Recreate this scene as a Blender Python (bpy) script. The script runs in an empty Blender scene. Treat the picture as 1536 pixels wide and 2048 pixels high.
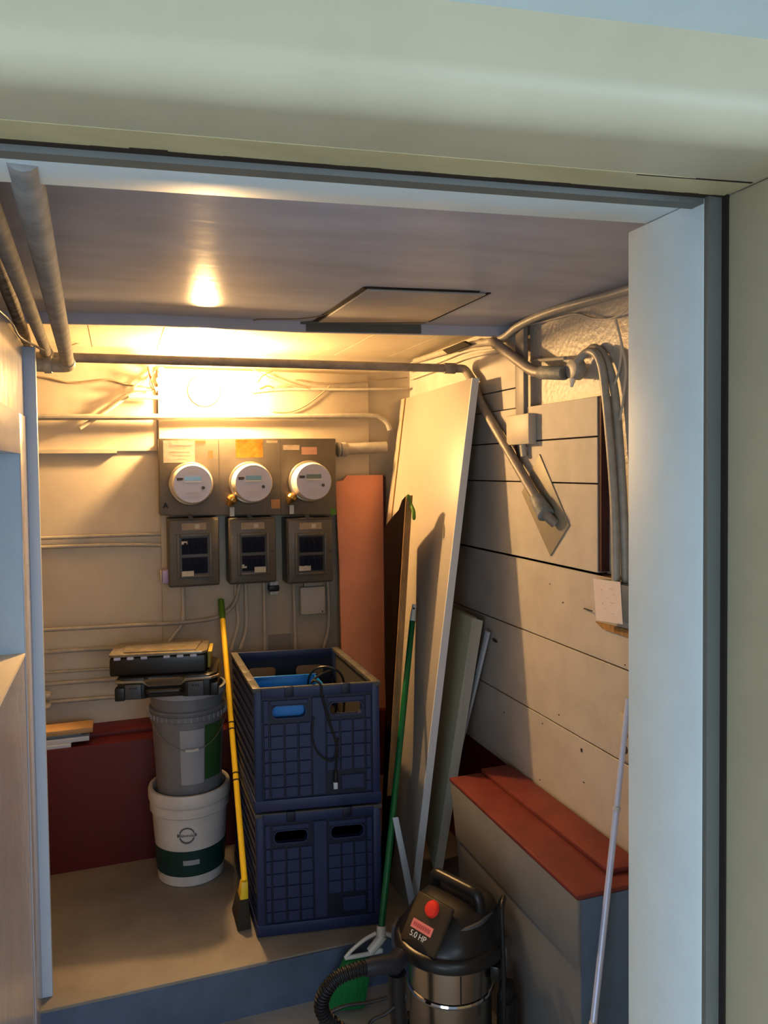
import bpy, bmesh, math, random
from mathutils import Vector, Matrix
random.seed(7)
S = bpy.context.scene
COL = S.collection
PI = math.pi

# ------------------------------------------------------------------ camera
YAW, PITCH, ROLL = math.radians(19.07), math.radians(2.03), math.radians(.656)
FPX, CY, EYE = 1540., 989., Vector((0, 0, 1.65))
_f = Vector((math.sin(YAW)*math.cos(PITCH), math.cos(YAW)*math.cos(PITCH), -math.sin(PITCH)))
_r = Vector((math.cos(YAW), -math.sin(YAW), 0))
_d = _f.cross(_r)
_r2 = _r*math.cos(ROLL) + _d*math.sin(ROLL)
_d2 = -_r*math.sin(ROLL) + _d*math.cos(ROLL)
cam_d = bpy.data.cameras.new('camera'); cam = bpy.data.objects.new('camera', cam_d); COL.objects.link(cam)
cam_d.sensor_fit = 'AUTO'; cam_d.sensor_width = 36; cam_d.lens = FPX/2048*36
cam_d.shift_y = (CY-1024)/2048
cam_d.clip_start = .02
cam.matrix_world = Matrix(((_r2.x, -_d2.x, -_f.x, EYE.x), (_r2.y, -_d2.y, -_f.y, EYE.y), (_r2.z, -_d2.z, -_f.z, EYE.z), (0, 0, 0, 1)))
S.camera = cam

def at(u, v, ax, val):
    """point where the sight line of a photo pixel meets the plane ax=val (used to measure the place)"""
    d = _r2*((u-768)/FPX) + _d2*((v-CY)/FPX) + _f
    i = 'XYZ'.index(ax)
    return EYE + d*((val-EYE[i])/d[i])

# ------------------------------------------------------------------ materials
def mat(name, col, rough=.6, metal=0., noise=.0, nscale=6., bump=0., bscale=40., col2=None, spec=.5, stretch=None, emit=None, estr=0):
    m = bpy.data.materials.new(name); m.use_nodes = True
    nt = m.node_tree; b = nt.nodes['Principled BSDF']
    b.inputs['Roughness'].default_value = rough
    b.inputs['Metallic'].default_value = metal
    b.inputs['Specular IOR Level'].default_value = spec
    c = (*col, 1)
    b.inputs['Base Color'].default_value = c
    tc = nt.nodes.new('ShaderNodeTexCoord')
    src = tc.outputs['Object']
    if stretch:
        mp = nt.nodes.new('ShaderNodeMapping'); mp.inputs['Scale'].default_value = stretch
        nt.links.new(src, mp.inputs['Vector']); src = mp.outputs['Vector']
    if noise or col2:
        n = nt.nodes.new('ShaderNodeTexNoise'); n.inputs['Scale'].default_value = nscale; n.inputs['Detail'].default_value = 6
        n.inputs['Roughness'].default_value = .62
        nt.links.new(src, n.inputs['Vector'])
        r = nt.nodes.new('ShaderNodeValToRGB')
        c2 = (*(col2 if col2 else [x*(1-noise) for x in col]), 1)
        r.color_ramp.elements[0].position = .36; r.color_ramp.elements[1].position = .62
        r.color_ramp.elements[0].color = c2; r.color_ramp.elements[1].color = c
        nt.links.new(n.outputs['Fac'], r.inputs['Fac'])
        nt.links.new(r.outputs['Color'], b.inputs['Base Color'])
    if bump:
        n2 = nt.nodes.new('ShaderNodeTexNoise'); n2.inputs['Scale'].default_value = bscale; n2.inputs['Detail'].default_value = 4
        nt.links.new(src, n2.inputs['Vector'])
        bp = nt.nodes.new('ShaderNodeBump'); bp.inputs['Strength'].default_value = bump; bp.inputs['Distance'].default_value = .004
        nt.links.new(n2.outputs['Fac'], bp.inputs['Height']); nt.links.new(bp.outputs['Normal'], b.inputs['Normal'])
    if emit:
        b.inputs['Emission Color'].default_value = (*emit, 1); b.inputs['Emission Strength'].default_value = estr
    return m

M = {}
def mk(k, *a, **kw): M[k] = mat(k, *a, **kw)
mk('wall_paint', (.54, .48, .385), .5, noise=.10, nscale=5, bump=.35, bscale=14)
mk('hatch_paint', (.46, .44, .43), .5, noise=.08)
mk('plank_paint', (.50, .465, .42), .6, noise=.13, nscale=7, bump=.25, bscale=30)
mk('plaster', (.54, .49, .42), .4, noise=.08, nscale=9, bump=.8, bscale=60)
mk('glossy_wall', (.50, .485, .51), .2, noise=.10, nscale=5, bump=.6, bscale=22, stretch=(1, 1, .45))
mk('ceiling_paint', (.52, .55, .66), .26, spec=.008, noise=.16, nscale=5, bump=.22, bscale=12, stretch=(.35, 1.4, 1))
mk('back_ceiling', (.54, .49, .40), .5, noise=.1, nscale=4, bump=.2)
mk('cream', (.49, .44, .305), .45, noise=.07, nscale=6, bump=.18, bscale=12)
mk('cream_yellow', (.52, .45, .26), .5, noise=.15, nscale=14, stretch=(.3, 1, 1))
mk('blue_white', (.62, .69, .70), .5, noise=.05, nscale=9, bump=.12, bscale=14)
mk('jamb_grey', (.15, .155, .14), .5, noise=.1)
mk('reveal_daylit', (.48, .64, .78), .5, noise=.05)  # partition wall tone with blue daylight painted in
mk('outer_white', (.58, .66, .66), .5, noise=.06, bump=.2, bscale=25)
mk('dark_gap', (.02, .015, .01), .9)
mk('gap_brown', (.035, .022, .010), .9)
mk('rust', (.22, .13, .06), .9, noise=.4, nscale=40)
mk('floor_paint', (.265, .235, .20), .55, noise=.22, nscale=4, bump=.2, bscale=30)
mk('floor_lower', (.36, .35, .33), .6, noise=.2, nscale=4, bump=.2, bscale=30)
mk('ledge_daylit', (.13, .19, .28), .55, noise=.15, nscale=8, bump=.2)  # same grey as the ledge, with blue daylight put into the colour
mk('riser_daylit', (.10, .14, .22), .55, noise=.2, nscale=8, bump=.2)  # floor grey turned blue: daylight on the riser is in the colour
mk('floor_outer', (.66, .66, .63), .8, noise=.1, nscale=4)  # unseen ground, made pale to bounce light up to the soffit
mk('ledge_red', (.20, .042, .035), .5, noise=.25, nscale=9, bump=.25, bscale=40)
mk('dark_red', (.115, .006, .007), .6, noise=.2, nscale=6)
mk('ledge_grey', (.215, .212, .21), .6, noise=.12, nscale=5, bump=.3, bscale=25)
mk('red_brown', (.07, .018, .015), .7, noise=.3, nscale=20)
mk('pipe_paint', (.40, .375, .33), .42, noise=.18, nscale=25, bump=.15, bscale=60)
mk('pipe_side', (.34, .325, .31), .8, spec=.15, noise=.25, nscale=22, bump=.2, bscale=50)
mk('pipe_dark', (.34, .30, .27), .45, noise=.3, nscale=18, bump=.2, bscale=50)
mk('brown_pipe', (.13, .09, .06), .7, noise=.4, nscale=25, col2=(.35, .32, .28))
mk('cable', (.55, .50, .43), .6, noise=.1, nscale=20)
mk('thin_wire', (.30, .24, .17), .6)
mk('rust_wire', (.35, .13, .05), .6)
mk('meter_box', (.155, .135, .11), .45, noise=.14, nscale=14, bump=.1)
mk('panel_grey', (.105, .095, .085), .42, noise=.12, nscale=20, bump=.06)
mk('panel_door', (.12, .11, .098), .40, noise=.10, nscale=20, bump=.06)
mk('breaker', (.010, .012, .030), .6, spec=.15)
mk('breaker_recess', (.010, .011, .018), .5)
mk('paper_white', (.52, .49, .43), .6, noise=.15, nscale=35, bump=.5, bscale=30)
mk('foil_yellow', (.55, .30, .04), .4, noise=.35, nscale=30, bump=.6, bscale=28)
mk('pink_label', (.40, .24, .20), .6)
mk('tan_label', (.34, .27, .20), .6, noise=.12, nscale=60)
mk('orange_label', (.36, .20, .10), .6)
mk('peel', (.50, .42, .33), .8, noise=.3, nscale=60)
mk('meter_ring', (.55, .50, .42), .28, .85)
mk('meter_cover', (.62, .58, .52), .12, 0, spec=.8)
mk('meter_face', (.44, .45, .60), .35)  # lavender of the daylight reflection put into the face colour
mk('lcd', (.17, .22, .24), .15, spec=.8)
mk('lcd_blue', (.20, .38, .55), .15, spec=.8)
mk('dark_print', (.08, .07, .07), .6)
mk('faint_print', (.50, .47, .46), .7)
mk('brass', (.55, .36, .13), .25, .9)
mk('tag_grey', (.50, .52, .54), .5)
mk('bulb_glass', (1, .9, .7), .3, emit=(1., .63, .27), estr=1950)
mk('porcelain', (.75, .70, .62), .25)
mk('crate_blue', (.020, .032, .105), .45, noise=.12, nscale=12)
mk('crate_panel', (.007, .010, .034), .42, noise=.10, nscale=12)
mk('crate_lit', (.085, .080, .075), .5)  # crate plastic with warm bulb light on rim and inner walls painted in
mk('bright_blue', (.0, .20, .60), .4)
mk('black_cord', (.012, .012, .014), .4)
mk('case_black', (.014, .012, .010), .35)
mk('case_clear', (.20, .17, .12), .18, noise=.25, nscale=30, spec=.8)
mk('case_trim', (.26, .20, .13), .25, spec=.8)
mk('latch_grey', (.06, .065, .075), .45)
mk('yellow_strip', (.35, .27, .04), .5)
mk('bucket_grey', (.20, .20, .215), .38, noise=.08, nscale=8)
mk('bucket_white', (.60, .56, .53), .38, noise=.10, nscale=9)
mk('bucket_green', (.010, .042, .038), .4)
mk('label_grey', (.34, .34, .36), .5)
mk('label_green', (.03, .10, .03), .5)
mk('logo_dark', (.12, .12, .115), .5)
mk('steel_wire', (.35, .35, .35), .35, .8)
mk('yellow', (.85, .58, .03), .40)
mk('green_grip', (.06, .16, .01), .45)
mk('bristle_dark', (.045, .035, .022), .8, bump=1., bscale=160, stretch=(1, 1, .1))
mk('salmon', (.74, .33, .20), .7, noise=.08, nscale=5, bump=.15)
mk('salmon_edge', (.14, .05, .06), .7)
mk('brown_board', (.0065, .0024, .0016), .8, spec=.03, noise=.25, nscale=4, stretch=(4, 4, .6))
mk('wood_edge', (.42, .24, .09), .6, noise=.35, nscale=9, stretch=(8, 8, .5))
mk('green_paint', (.10, .22, .02), .5)
mk('slab_white', (.385, .35, .305), .45, noise=.05, nscale=4)
mk('slab_edge_daylit', (.66, .70, .76), .45, noise=.05)  # slab white again, brightened with the cool daylight on its edge
mk('pale_green', (.62, .63, .46), .6, noise=.08)
mk('cream_edge', (.82, .76, .64), .6)
mk('bluish_white', (.52, .58, .66), .45)
mk('pole_green', (.005, .14, .045), .35)
mk('white_plastic', (.64, .64, .60), .4)
mk('bristle_green', (.004, .20, .05), .7, bump=1., bscale=140, stretch=(1, 1, .1))
mk('steel', (.52, .47, .41), .26, 1., bump=.05, bscale=10)
mk('chrome', (.75, .75, .75), .08, 1.)
mk('vac_black', (.016, .015, .016), .36)
mk('vac_dark', (.024, .027, .040), .32)
mk('vac_reflection', (.060, .045, .028), .28)  # brown reflection on the black head put into the colour
mk('vac_grey', (.085, .09, .11), .4)
mk('vac_red', (.75, .05, .03), .3)
mk('vac_pink', (.72, .24, .22), .5)
mk('vac_pink_line', (.50, .10, .10), .5)
mk('vac_text', (.70, .70, .66), .5)
mk('rubber', (.010, .010, .012), .55)
mk('silver', (.54, .60, .80), .35, .2)
mk('offcut_wood', (.48, .30, .14), .7, noise=.15, nscale=20)
mk('offcut_white', (.55, .55, .57), .6)
mk('box_white', (.58, .54, .50), .5, noise=.06)
mk('box_grey', (.50, .46, .40), .5, noise=.08)
mk('slate_box', (.13, .16, .19), .5)
mk('notice_paper', (.66, .60, .60), .7, noise=.05, nscale=30)
mk('plate_tan', (.33, .295, .225), .5, noise=.06)
mk('collar_grey', (.28, .30, .31), .6, noise=.4, nscale=30)
mk('purple', (.42, .34, .55), .4)
mk('raceway', (.27, .25, .23), .5)
mk('mark_dark', (.05, .04, .035), .9)

# ------------------------------------------------------------------ mesh building
class MB:
    def __init__(s): s.v = []; s.f = []
    def add(s, vs, fs):
        b = len(s.v); s.v += [Vector(v) for v in vs]; s.f += [[i+b for i in f] for f in fs]; return s
    def hexa(s, p):  # 8 corners: bottom 4 ccw, top 4 ccw
        return s.add(p, [(3, 2, 1, 0), (4, 5, 6, 7), (0, 1, 5, 4), (1, 2, 6, 5), (2, 3, 7, 6), (3, 0, 4, 7)])
    def box(s, x0, x1, y0, y1, z0, z1):
        return s.hexa([(x0, y0, z0), (x1, y0, z0), (x1, y1, z0), (x0, y1, z0), (x0, y0, z1), (x1, y0, z1), (x1, y1, z1), (x0, y1, z1)])
    def obox(s, c, hx, hy, hz):  # half-extent vectors
        c, hx, hy, hz = map(Vector, (c, hx, hy, hz))
        return s.hexa([c-hx-hy-hz, c+hx-hy-hz, c+hx+hy-hz, c-hx+hy-hz, c-hx-hy+hz, c+hx-hy+hz, c+hx+hy+hz, c-hx+hy+hz])
    def prism(s, pts, off):  # polygon pts (3d) swept by off
        off = Vector(off); n = len(pts); p = [Vector(q) for q in pts]
        fs = [tuple(range(n))[::-1], tuple(range(n, 2*n))]
        for i in range(n): j = (i+1) % n; fs.append((i, j, j+n, i+n))
        return s.add(p+[q+off for q in p], fs)
    def tube(s, pts, r, n=12, caps=True):
        pts = [Vector(p) for p in pts]; N = len(pts)
        rs = r if isinstance(r, (list, tuple)) else [r]*N
        T = []
        for i in range(N):
            t = pts[min(i+1, N-1)]-pts[max(i-1, 0)]
            T.append(t.normalized() if t.length > 1e-9 else Vector((0, 0, 1)))
        up = Vector((0, 0, 1)) if abs(T[0].z) < .9 else Vector((1, 0, 0))
        u = (up - T[0]*up.dot(T[0])).normalized()
        vs = []; fs = []
        for i in range(N):
            u = (u - T[i]*u.dot(T[i])).normalized(); w = T[i].cross(u)
            for k in range(n):
                a = 2*PI*k/n; vs.append(pts[i]+(u*math.cos(a)+w*math.sin(a))*rs[i])
        for i in range(N-1):
            for k in range(n):
                k2 = (k+1) % n; fs.append((i*n+k, i*n+k2, (i+1)*n+k2, (i+1)*n+k))
        if caps: fs += [tuple(range(n))[::-1], tuple(range((N-1)*n, N*n))]
        return s.add(vs, fs)
    def lathe(s, prof, n=40, c=(0, 0, 0), ax=(0, 0, 1), sx=1, sy=1, close=True):
        ax = Vector(ax).normalized(); c = Vector(c)
        u = Vector((1, 0, 0)) if abs(ax.x) < .9 else Vector((0, 0, 1))
        u = (u-ax*u.dot(ax)).normalized(); w = ax.cross(u)
        vs = []; fs = []; N = len(prof)
        for r, h in prof:
            r = max(r, 1e-4)
            for k in range(n):
                a = 2*PI*k/n; vs.append(c+ax*h+u*(r*sx*math.cos(a))+w*(r*sy*math.sin(a)))
        for i in range(N-1):
            for k in range(n):
                k2 = (k+1) % n; fs.append((i*n+k, i*n+k2, (i+1)*n+k2, (i+1)*n+k))
        if close: fs += [tuple(range(n))[::-1], tuple(range((N-1)*n, N*n))]
        return s.add(vs, fs)
    def map(s, fn):
        s.v = [Vector(fn(v)) for v in s.v]; return s
    def build(s, name, m, parent=None, bevel=0, seg=2, smooth=False, label=None, angle=35):
        me = bpy.data.meshes.new(name)
        o = Vector((0, 0, 0))
        if parent is not None:
            q = parent
            while q is not None: o += q.location; q = q.parent
        org = Vector((0, 0, 0))
        if parent is None:
            xs = [v.x for v in s.v]; ys = [v.y for v in s.v]; zs = [v.z for v in s.v]
            org = Vector(((min(xs)+max(xs))/2, (min(ys)+max(ys))/2, min(zs)))
        me.from_pydata([v-o-org for v in s.v], [], s.f)
        bm = bmesh.new(); bm.from_mesh(me)
        bmesh.ops.recalc_face_normals(bm, faces=bm.faces)
        if bevel:
            es = [e for e in bm.edges if len(e.link_faces) == 2 and e.calc_face_angle(0) > .6]
            bmesh.ops.bevel(bm, geom=es, offset=bevel, segments=seg, profile=.5, affect='EDGES', clamp_overlap=True)
        bm.to_mesh(me); bm.free()
        if smooth or bevel:
            for p in me.polygons: p.use_smooth = True
            me.set_sharp_from_angle(angle=math.radians(angle))
        if m is not None: me.materials.append(M[m])
        ob = bpy.data.objects.new(name, me); COL.objects.link(ob); ob.location = org
        if parent is not None: ob.parent = parent
        if label: ob['label'] = label
        return ob

def tag(o, label, cat, group=None):
    o['label'] = label; o['category'] = cat
    if group: o['group'] = group
    return o
def thing(name, loc, label, cat, group=None):
    o = bpy.data.objects.new(name, None); COL.objects.link(o); o.location = loc
    o.empty_display_size = .05
    return tag(o, label, cat, group)
def struct(o): o['kind'] = 'structure'; return o
def dup(root, loc, label=None, group=None):
    r = root.copy(); COL.objects.link(r); r.location = loc
    if label: r['label'] = label
    if group: r['group'] = group
    for ch in list(root.children):
        c = ch.copy(); COL.objects.link(c); c.parent = r
        for g in list(ch.children):
            d = g.copy(); COL.objects.link(d); d.parent = c
    return r
def spline(pts, n=8):
    p = [Vector(q) for q in pts]; p = [p[0]*2-p[1]]+p+[p[-1]*2-p[-2]]
    out = []
    for i in range(1, len(p)-2):
        for k in range(n):
            t = k/n; a, b, c, d = p[i-1], p[i], p[i+1], p[i+2]
            out.append(.5*((2*b)+(c-a)*t+(2*a-5*b+4*c-d)*t*t+(3*b-a-3*c+d)*t**3))
    out.append(p[-2]); return out
def fillet(pts, r, n=6):
    p = [Vector(q) for q in pts]; out = [p[0]]
    for i in range(1, len(p)-1):
        a = (p[i-1]-p[i]); b = (p[i+1]-p[i]); rr = min(r, a.length*.49, b.length*.49)
        A = p[i]+a.normalized()*rr; B = p[i]+b.normalized()*rr
        for k in range(n+1):
            t = k/n; out.append(A*(1-t)**2+p[i]*2*t*(1-t)+B*t*t)
    out.append(p[-1]); return out
def text_mb(txt, size, o, ux, uy, depth=.0006, align='CENTER'):
    cu = bpy.data.curves.new('t', 'FONT'); cu.body = txt; cu.size = size; cu.extrude = depth; cu.align_x = align; cu.align_y = 'CENTER'
    ob = bpy.data.objects.new('t', cu); COL.objects.link(ob)
    dg = bpy.context.evaluated_depsgraph_get()
    me = bpy.data.meshes.new_from_object(ob.evaluated_get(dg))
    o, ux, uy = Vector(o), Vector(ux).normalized(), Vector(uy).normalized(); un = ux.cross(uy)
    mb = MB().add([o+ux*v.co.x+uy*v.co.y+un*v.co.z for v in me.vertices], [tuple(p.vertices) for p in me.polygons])
    bpy.data.objects.remove(ob); bpy.data.curves.remove(cu); bpy.data.meshes.remove(me)
    return mb
def slot_plate(w, h, slots, th):
    """flat plate in x,z (0..w, 0..h) with rounded slots cut through, thickness th along y"""
    cu = bpy.data.curves.new('p', 'CURVE'); cu.dimensions = '2D'; cu.fill_mode = 'BOTH'; cu.extrude = th/2
    def add(pts):
        sp = cu.splines.new('POLY'); sp.points.add(len(pts)-1); sp.use_cyclic_u = True
        for q, a in zip(sp.points, pts): q.co = (a[0], a[1], 0, 1)
    add([(0, 0), (w, 0), (w, h), (0, h)])
    for (cx, cz, sw, sh) in slots:
        r = sh/2*.8; pts = []
        for (sxx, szz, a0) in ((1, 1, 0), (-1, 1, 90), (-1, -1, 180), (1, -1, 270)):
            for k in range(7):
                a = math.radians(a0+k*15); pts.append((cx+sxx*(sw/2-r)+r*math.cos(a), cz+szz*(sh/2-r)+r*math.sin(a)))
        add(pts)
    ob = bpy.data.objects.new('p', cu); COL.objects.link(ob)
    dg = bpy.context.evaluated_depsgraph_get()
    me = bpy.data.meshes.new_from_object(ob.evaluated_get(dg))
    mb = MB().add([(v.co.x, v.co.z+th/2, v.co.y) for v in me.vertices], [tuple(p.vertices) for p in me.polygons])
    bpy.data.objects.remove(ob); bpy.data.curves.remove(cu); bpy.data.meshes.remove(me)
    return mb

# ================================================================== SETTING
WX, WY = 1.40, 3.60           # right wall, back wall
STEP = 2.52
lx0 = 1.40
LF = -.17                     # lower floor
# floors
struct(MB().box(-1.0, WX+.2, STEP, WY+.1, LF-.05, 0).build('floor', 'floor_paint', bevel=.006))
struct(MB().box(-3, 3.2, 1.0, STEP, LF-.10, LF).build('floor_lower', 'floor_lower'))
struct(MB().box(-3, 3.2, -4.0, .999, LF-.10, LF).build('floor_outer', 'floor_outer'))
struct(MB().box(-1.0, lx0, STEP-.006, STEP-.0005, LF, -.006).build('trim_17', 'riser_daylit'))  # sheet over the riser, coloured as the daylight falls on it
# back wall: lower field, proud upper field, thin seams
wb = MB().box(-1.0, 1.5, WY, WY+.12, LF, 2.4)
wb.box(-1.0, .170, WY-.012, WY+.01, 1.735, 2.2)
wb.box(-1.0, .00, WY-.028, WY, 1.725, 1.742)
struct(wb.build('wall_back', 'wall_paint'))
# right wall: dark backing, board cladding, plaster
wr = MB().box(WX+.012, WX+.12, .9, WY+.1, LF, 2.4)
struct(wr.build('wall_right', 'plaster'))
pl = MB()
def plank(y0, y1, z0, z1, x=WX-.010, t=.022, dz0=0, dz1=0):
    pl.hexa([(x, y0, z0+dz0), (x+t, y0, z0+dz0), (x+t, y1, z0), (x, y1, z0), (x, y0, z1+dz1), (x+t, y0, z1+dz1), (x+t, y1, z1), (x, y1, z1)])
g = .0022
for z0, z1, a, b in ((.50, .772, 0, 1), (.772, 1.050, 1, 0), (1.050, 1.312, 0, 0)):
    plank(1.0, WY, z0+g, z1-g)
for z0, z1 in ((1.318, 1.592), (1.592, 1.736), (1.736, 1.860)):
    plank(2.0, WY, z0+g, z1-g, x=WX-.022, t=.034)
for z0, z1 in ((1.860, 1.935), (1.935, 2.17)):
    plank(2.52, WY, z0+g, z1-g, x=WX-.014, t=.026)
struct(pl.build('trim_1', 'plank_paint', bevel=.0012, seg=1))
dk = MB().box(WX-.004, WX+.0125, 1.0, WY, .5, 1.316).box(WX-.004, WX+.0125, 2.001, WY, 1.3, 1.855)
dk.box(WX-.018, WX+.01, 1.985, 2.0, 1.325, 1.858)       # raw red board end
struct(dk.build('trim_2', 'red_brown'))
# marks and knot holes on the boards
mk_ = MB()
for (u, v, w, h) in ((990, 1280, 15, 7), (1100, 1168, 8, 3), (1126, 1205, 9, 4), (1118, 1430, 6, 5), (1085, 1447, 5, 5), (1163, 1500, 9, 14), (1168, 1565, 8, 4), (1080, 1560, 6, 4), (1008, 1425, 5, 7), (1250, 1330, 5, 5), (1048, 983, 4, 4)):
    c = at(u, v, 'X', WX-.0225 if v < 1140 else WX-.0105); s = .62/1540*2.4
    mk_.prism([c+Vector((0, w*s*.9*math.cos(a)*random.uniform(.6, 1), h*s*.6*math.sin(a)*random.uniform(.6, 1))) for a in [k*PI/4 for k in range(8)]], (-.0008, 0, 0))
c = at(990, 1281, 'X', WX-.0110)
mk_.prism([c+Vector((0, .022*a, .0075*b)) for a, b in ((1, .6), (.4, 1), (-.6, .8), (-1.1, -.4), (-.3, -1), (.7, -.7))], (-.0008, 0, 0))
struct(mk_.build('trim_3', 'mark_dark'))
# dark red foundation under the boards behind the ledge end
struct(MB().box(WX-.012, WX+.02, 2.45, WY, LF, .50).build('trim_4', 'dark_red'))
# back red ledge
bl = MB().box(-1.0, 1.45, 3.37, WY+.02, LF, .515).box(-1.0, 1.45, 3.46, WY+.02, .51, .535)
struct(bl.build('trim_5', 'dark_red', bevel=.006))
# right ledge : grey body, slanted far end, red top
lx = 1.145
body = MB().prism([(lx, 1.743, LF), (lx, 2.47, LF), (lx, 2.576, .5-.012), (lx, 1.743, .5-.012)], (WX-lx, 0, 0))
body.prism([(lx-.011, 1.741, .30), (lx-.011, 2.528, .30), (lx-.011, 2.572, .488), (lx-.011, 1.741, .488)], (.015, 0, 0))
struct(body.build('trim_6', 'ledge_grey', bevel=.004))
struct(MB().box(lx+.001, WX-.012, 1.739, 1.7425, LF, .487).build('trim_19', 'ledge_daylit'))  # thin sheet carrying the daylight tint of the front face
top = MB().box(lx-.012, WX-.008, 1.737, 2.578, .488, .502)
top.prism([(1.272, 1.80, .502), (1.384, 1.79, .502), (1.384, 2.577, .502), (1.262, 2.577, .502)], (0, 0, .016))
struct(top.build('trim_7', 'ledge_red', bevel=.004))
# left partition with an opening
LX, LT = -.262, -.42
op0, op1, oz0, oz1 = 1.15, 2.40, 1.128, 1.70
wl = MB().box(LT, LX, 1.03, op0, LF, 2.035).box(LT, LX, op1, 2.585, LF, 2.035)
wl.box(LT, LX, op0, op1, LF, oz0).box(LT, LX, op0, op1, oz1, 2.035)
struct(wl.build('wall_left', 'glossy_wall'))
cas = MB().box(LX, LX+.004, op0-.1, op1, oz1, oz1+.115).box(LX, LX+.004, op1, 2.585, LF, oz1+.115)
struct(cas.build('trim_8', 'glossy_wall', bevel=.001))
sill = MB().box(LT-.03, LX+.002, op0, op1, oz0-.004, oz0+.004)
struct(sill.build('trim_9', 'cream_edge'))
rev = MB().box(LT, LX+.001, op1-.004, op1, oz0, oz1)
struct(rev.build('trim_10', 'reveal_daylit'))  # sheet on the far reveal, tinted as if daylit
stripm = MB().prism([(LX-.006, 2.578, 0), (LX+.034, 2.578, 0), (LX+.034, 2.596, 0), (LX-.006, 2.596, 0)], (0, 0, 2.03))
struct(stripm.build('trim_11', 'bluish_white', bevel=.004))
struct(MB().box(-1.02, -.98, .9, WY+.1, LF, 2.4).build('wall_side', 'wall_paint'))
# ceilings
cl = MB().prism([(-1.0, .9, 2.165), (WX+.1, .9, 2.165), (WX+.1, 2.56, 2.165), (.62, 2.68, 2.165), (.11, 2.69, 2.165), (-1.0, 2.88, 2.165)], (0, 0, .06))
struct(cl.build('ceiling', 'ceiling_paint'))
cb = MB().box(-1.0, WX+.1, 2.3, WY+.1, 2.19, 2.25)
for i in range(9): cb.box(-.9+i*.27, -.9+i*.27+.266, 2.45, WY, 2.186, 2.195)
struct(cb.build('ceiling_back', 'back_ceiling'))
bd = MB().prism([(-1.0, 2.872, 2.130), (.11, 2.682, 2.130), (.62, 2.676, 2.130), (WX, 2.562, 2.130), (WX, 2.582, 2.130), (.62, 2.70, 2.130), (.11, 2.706, 2.130), (-1.0, 2.895, 2.130)], (0, 0, .07))
struct(bd.build('trim_12', 'ceiling_paint', bevel=.003))
dkg = MB().prism([(.64, 2.670, 2.1315), (1.05, 2.606, 2.1315), (1.05, 2.6105, 2.1315), (.64, 2.6745, 2.1315)], (0, 0, .032))
struct(dkg.build('trim_20', 'jamb_grey'))
# front wall around the doorway, header, jambs
def line(x, a, b): return a-b*x
Yf = lambda x: 1.0295-.1138*x
Yl = lambda x: .905-.106*x
Yb = lambda x: .898-.103*x
Yc = lambda x: .735-.122*x
JX = .735
fw = MB()
fw.prism([(JX+.03, .80, LF), (1.6, .72, LF), (1.6, .97, LF), (JX+.03, .985, LF)], (0, 0, 2.6))
fw.prism([(-1.2, Yl(-1.2), LF), (-.33, Yl(-.33), LF), (-.33, Yf(-.33), LF), (-1.2, Yf(-1.2), LF)], (0, 0, 2.6))
fw.prism([(-.4, Yl(-.4)+.02, 2.012), (.9, Yl(.9)+.02, 2.012), (.9, Yf(.9), 2.012), (-.4, Yf(-.4), 2.012)], (0, 0, .4))
struct(fw.build('wall_front', 'blue_white'))
door = bpy.data.objects.new('door_1', None); COL.objects.link(door); struct(door); door.location = (JX, .9, LF)
hd = MB().prism([(-.35, Yl(-.35)+.02, 2.0), (JX+.02, Yl(JX)+.02, 2.0), (JX+.02, Yf(JX)+.0, 2.0), (-.35, Yf(-.35), 2.0)], (0, 0, .02))
hd.build('header', 'blue_white', door, bevel=.003)
jb = MB().prism([(JX, .828, LF), (JX+.03, .828, LF), (JX+.03, .988, LF), (JX, .988, LF)], (0, 0, 2.0-LF)); jb.build('jamb', 'blue_white', door, bevel=.003)
jl = MB().box(-.36, -.30, .93, 1.07, LF, 2.0); jl.build('jamb', 'blue_white', door, bevel=.003)
st = MB().prism([(-.35, Yl(-.35), 1.991), (JX+.022, Yl(JX), 1.991), (JX+.022, Yl(JX)+.022, 1.991), (-.35, Yl(-.35)+.022, 1.991)], (0, 0, .03))
st.build('stop_strip', 'jamb_grey', door)
st2 = MB().box(JX+.001, JX+.024, .821, .830, LF, 1.999); st2.build('stop_strip', 'jamb_grey', door)
# dark weathered joint over the stop
gp = MB()
xs = [-.4+i*.02 for i in range(60)]
for i in range(len(xs)-1):
    x = xs[i]; w = .0012+.0030*random.random()+.008*math.exp(-((x-.03)/.012)**2)
    gp.hexa([(x, Yb(x)-w, 1.9985), (x+.02, Yb(x+.02)-w, 1.9985), (x+.02, Yb(x+.02)+.012, 1.9985), (x, Yb(x)+.009, 1.9985),
             (x, Yb(x)-w, 2.004), (x+.02, Yb(x+.02)-w, 2.004), (x+.02, Yb(x+.02)+.012, 2.004), (x, Yb(x)+.012, 2.004)])
struct(gp.build('trim_13', 'gap_brown'))
gp2 = MB().prism([(.60, Yb(.60)-.048, 1.9992), (.757, Yb(.757)-.052, 1.9992), (.757, Yb(.757)-.049, 1.9992), (.60, Yb(.60)-.046, 1.9992)], (0, 0, .003)).box(JX+.0225, JX+.0262, .812, .828, LF, 2.0)
struct(gp2.build('trim_14', 'dark_gap'))
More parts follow.
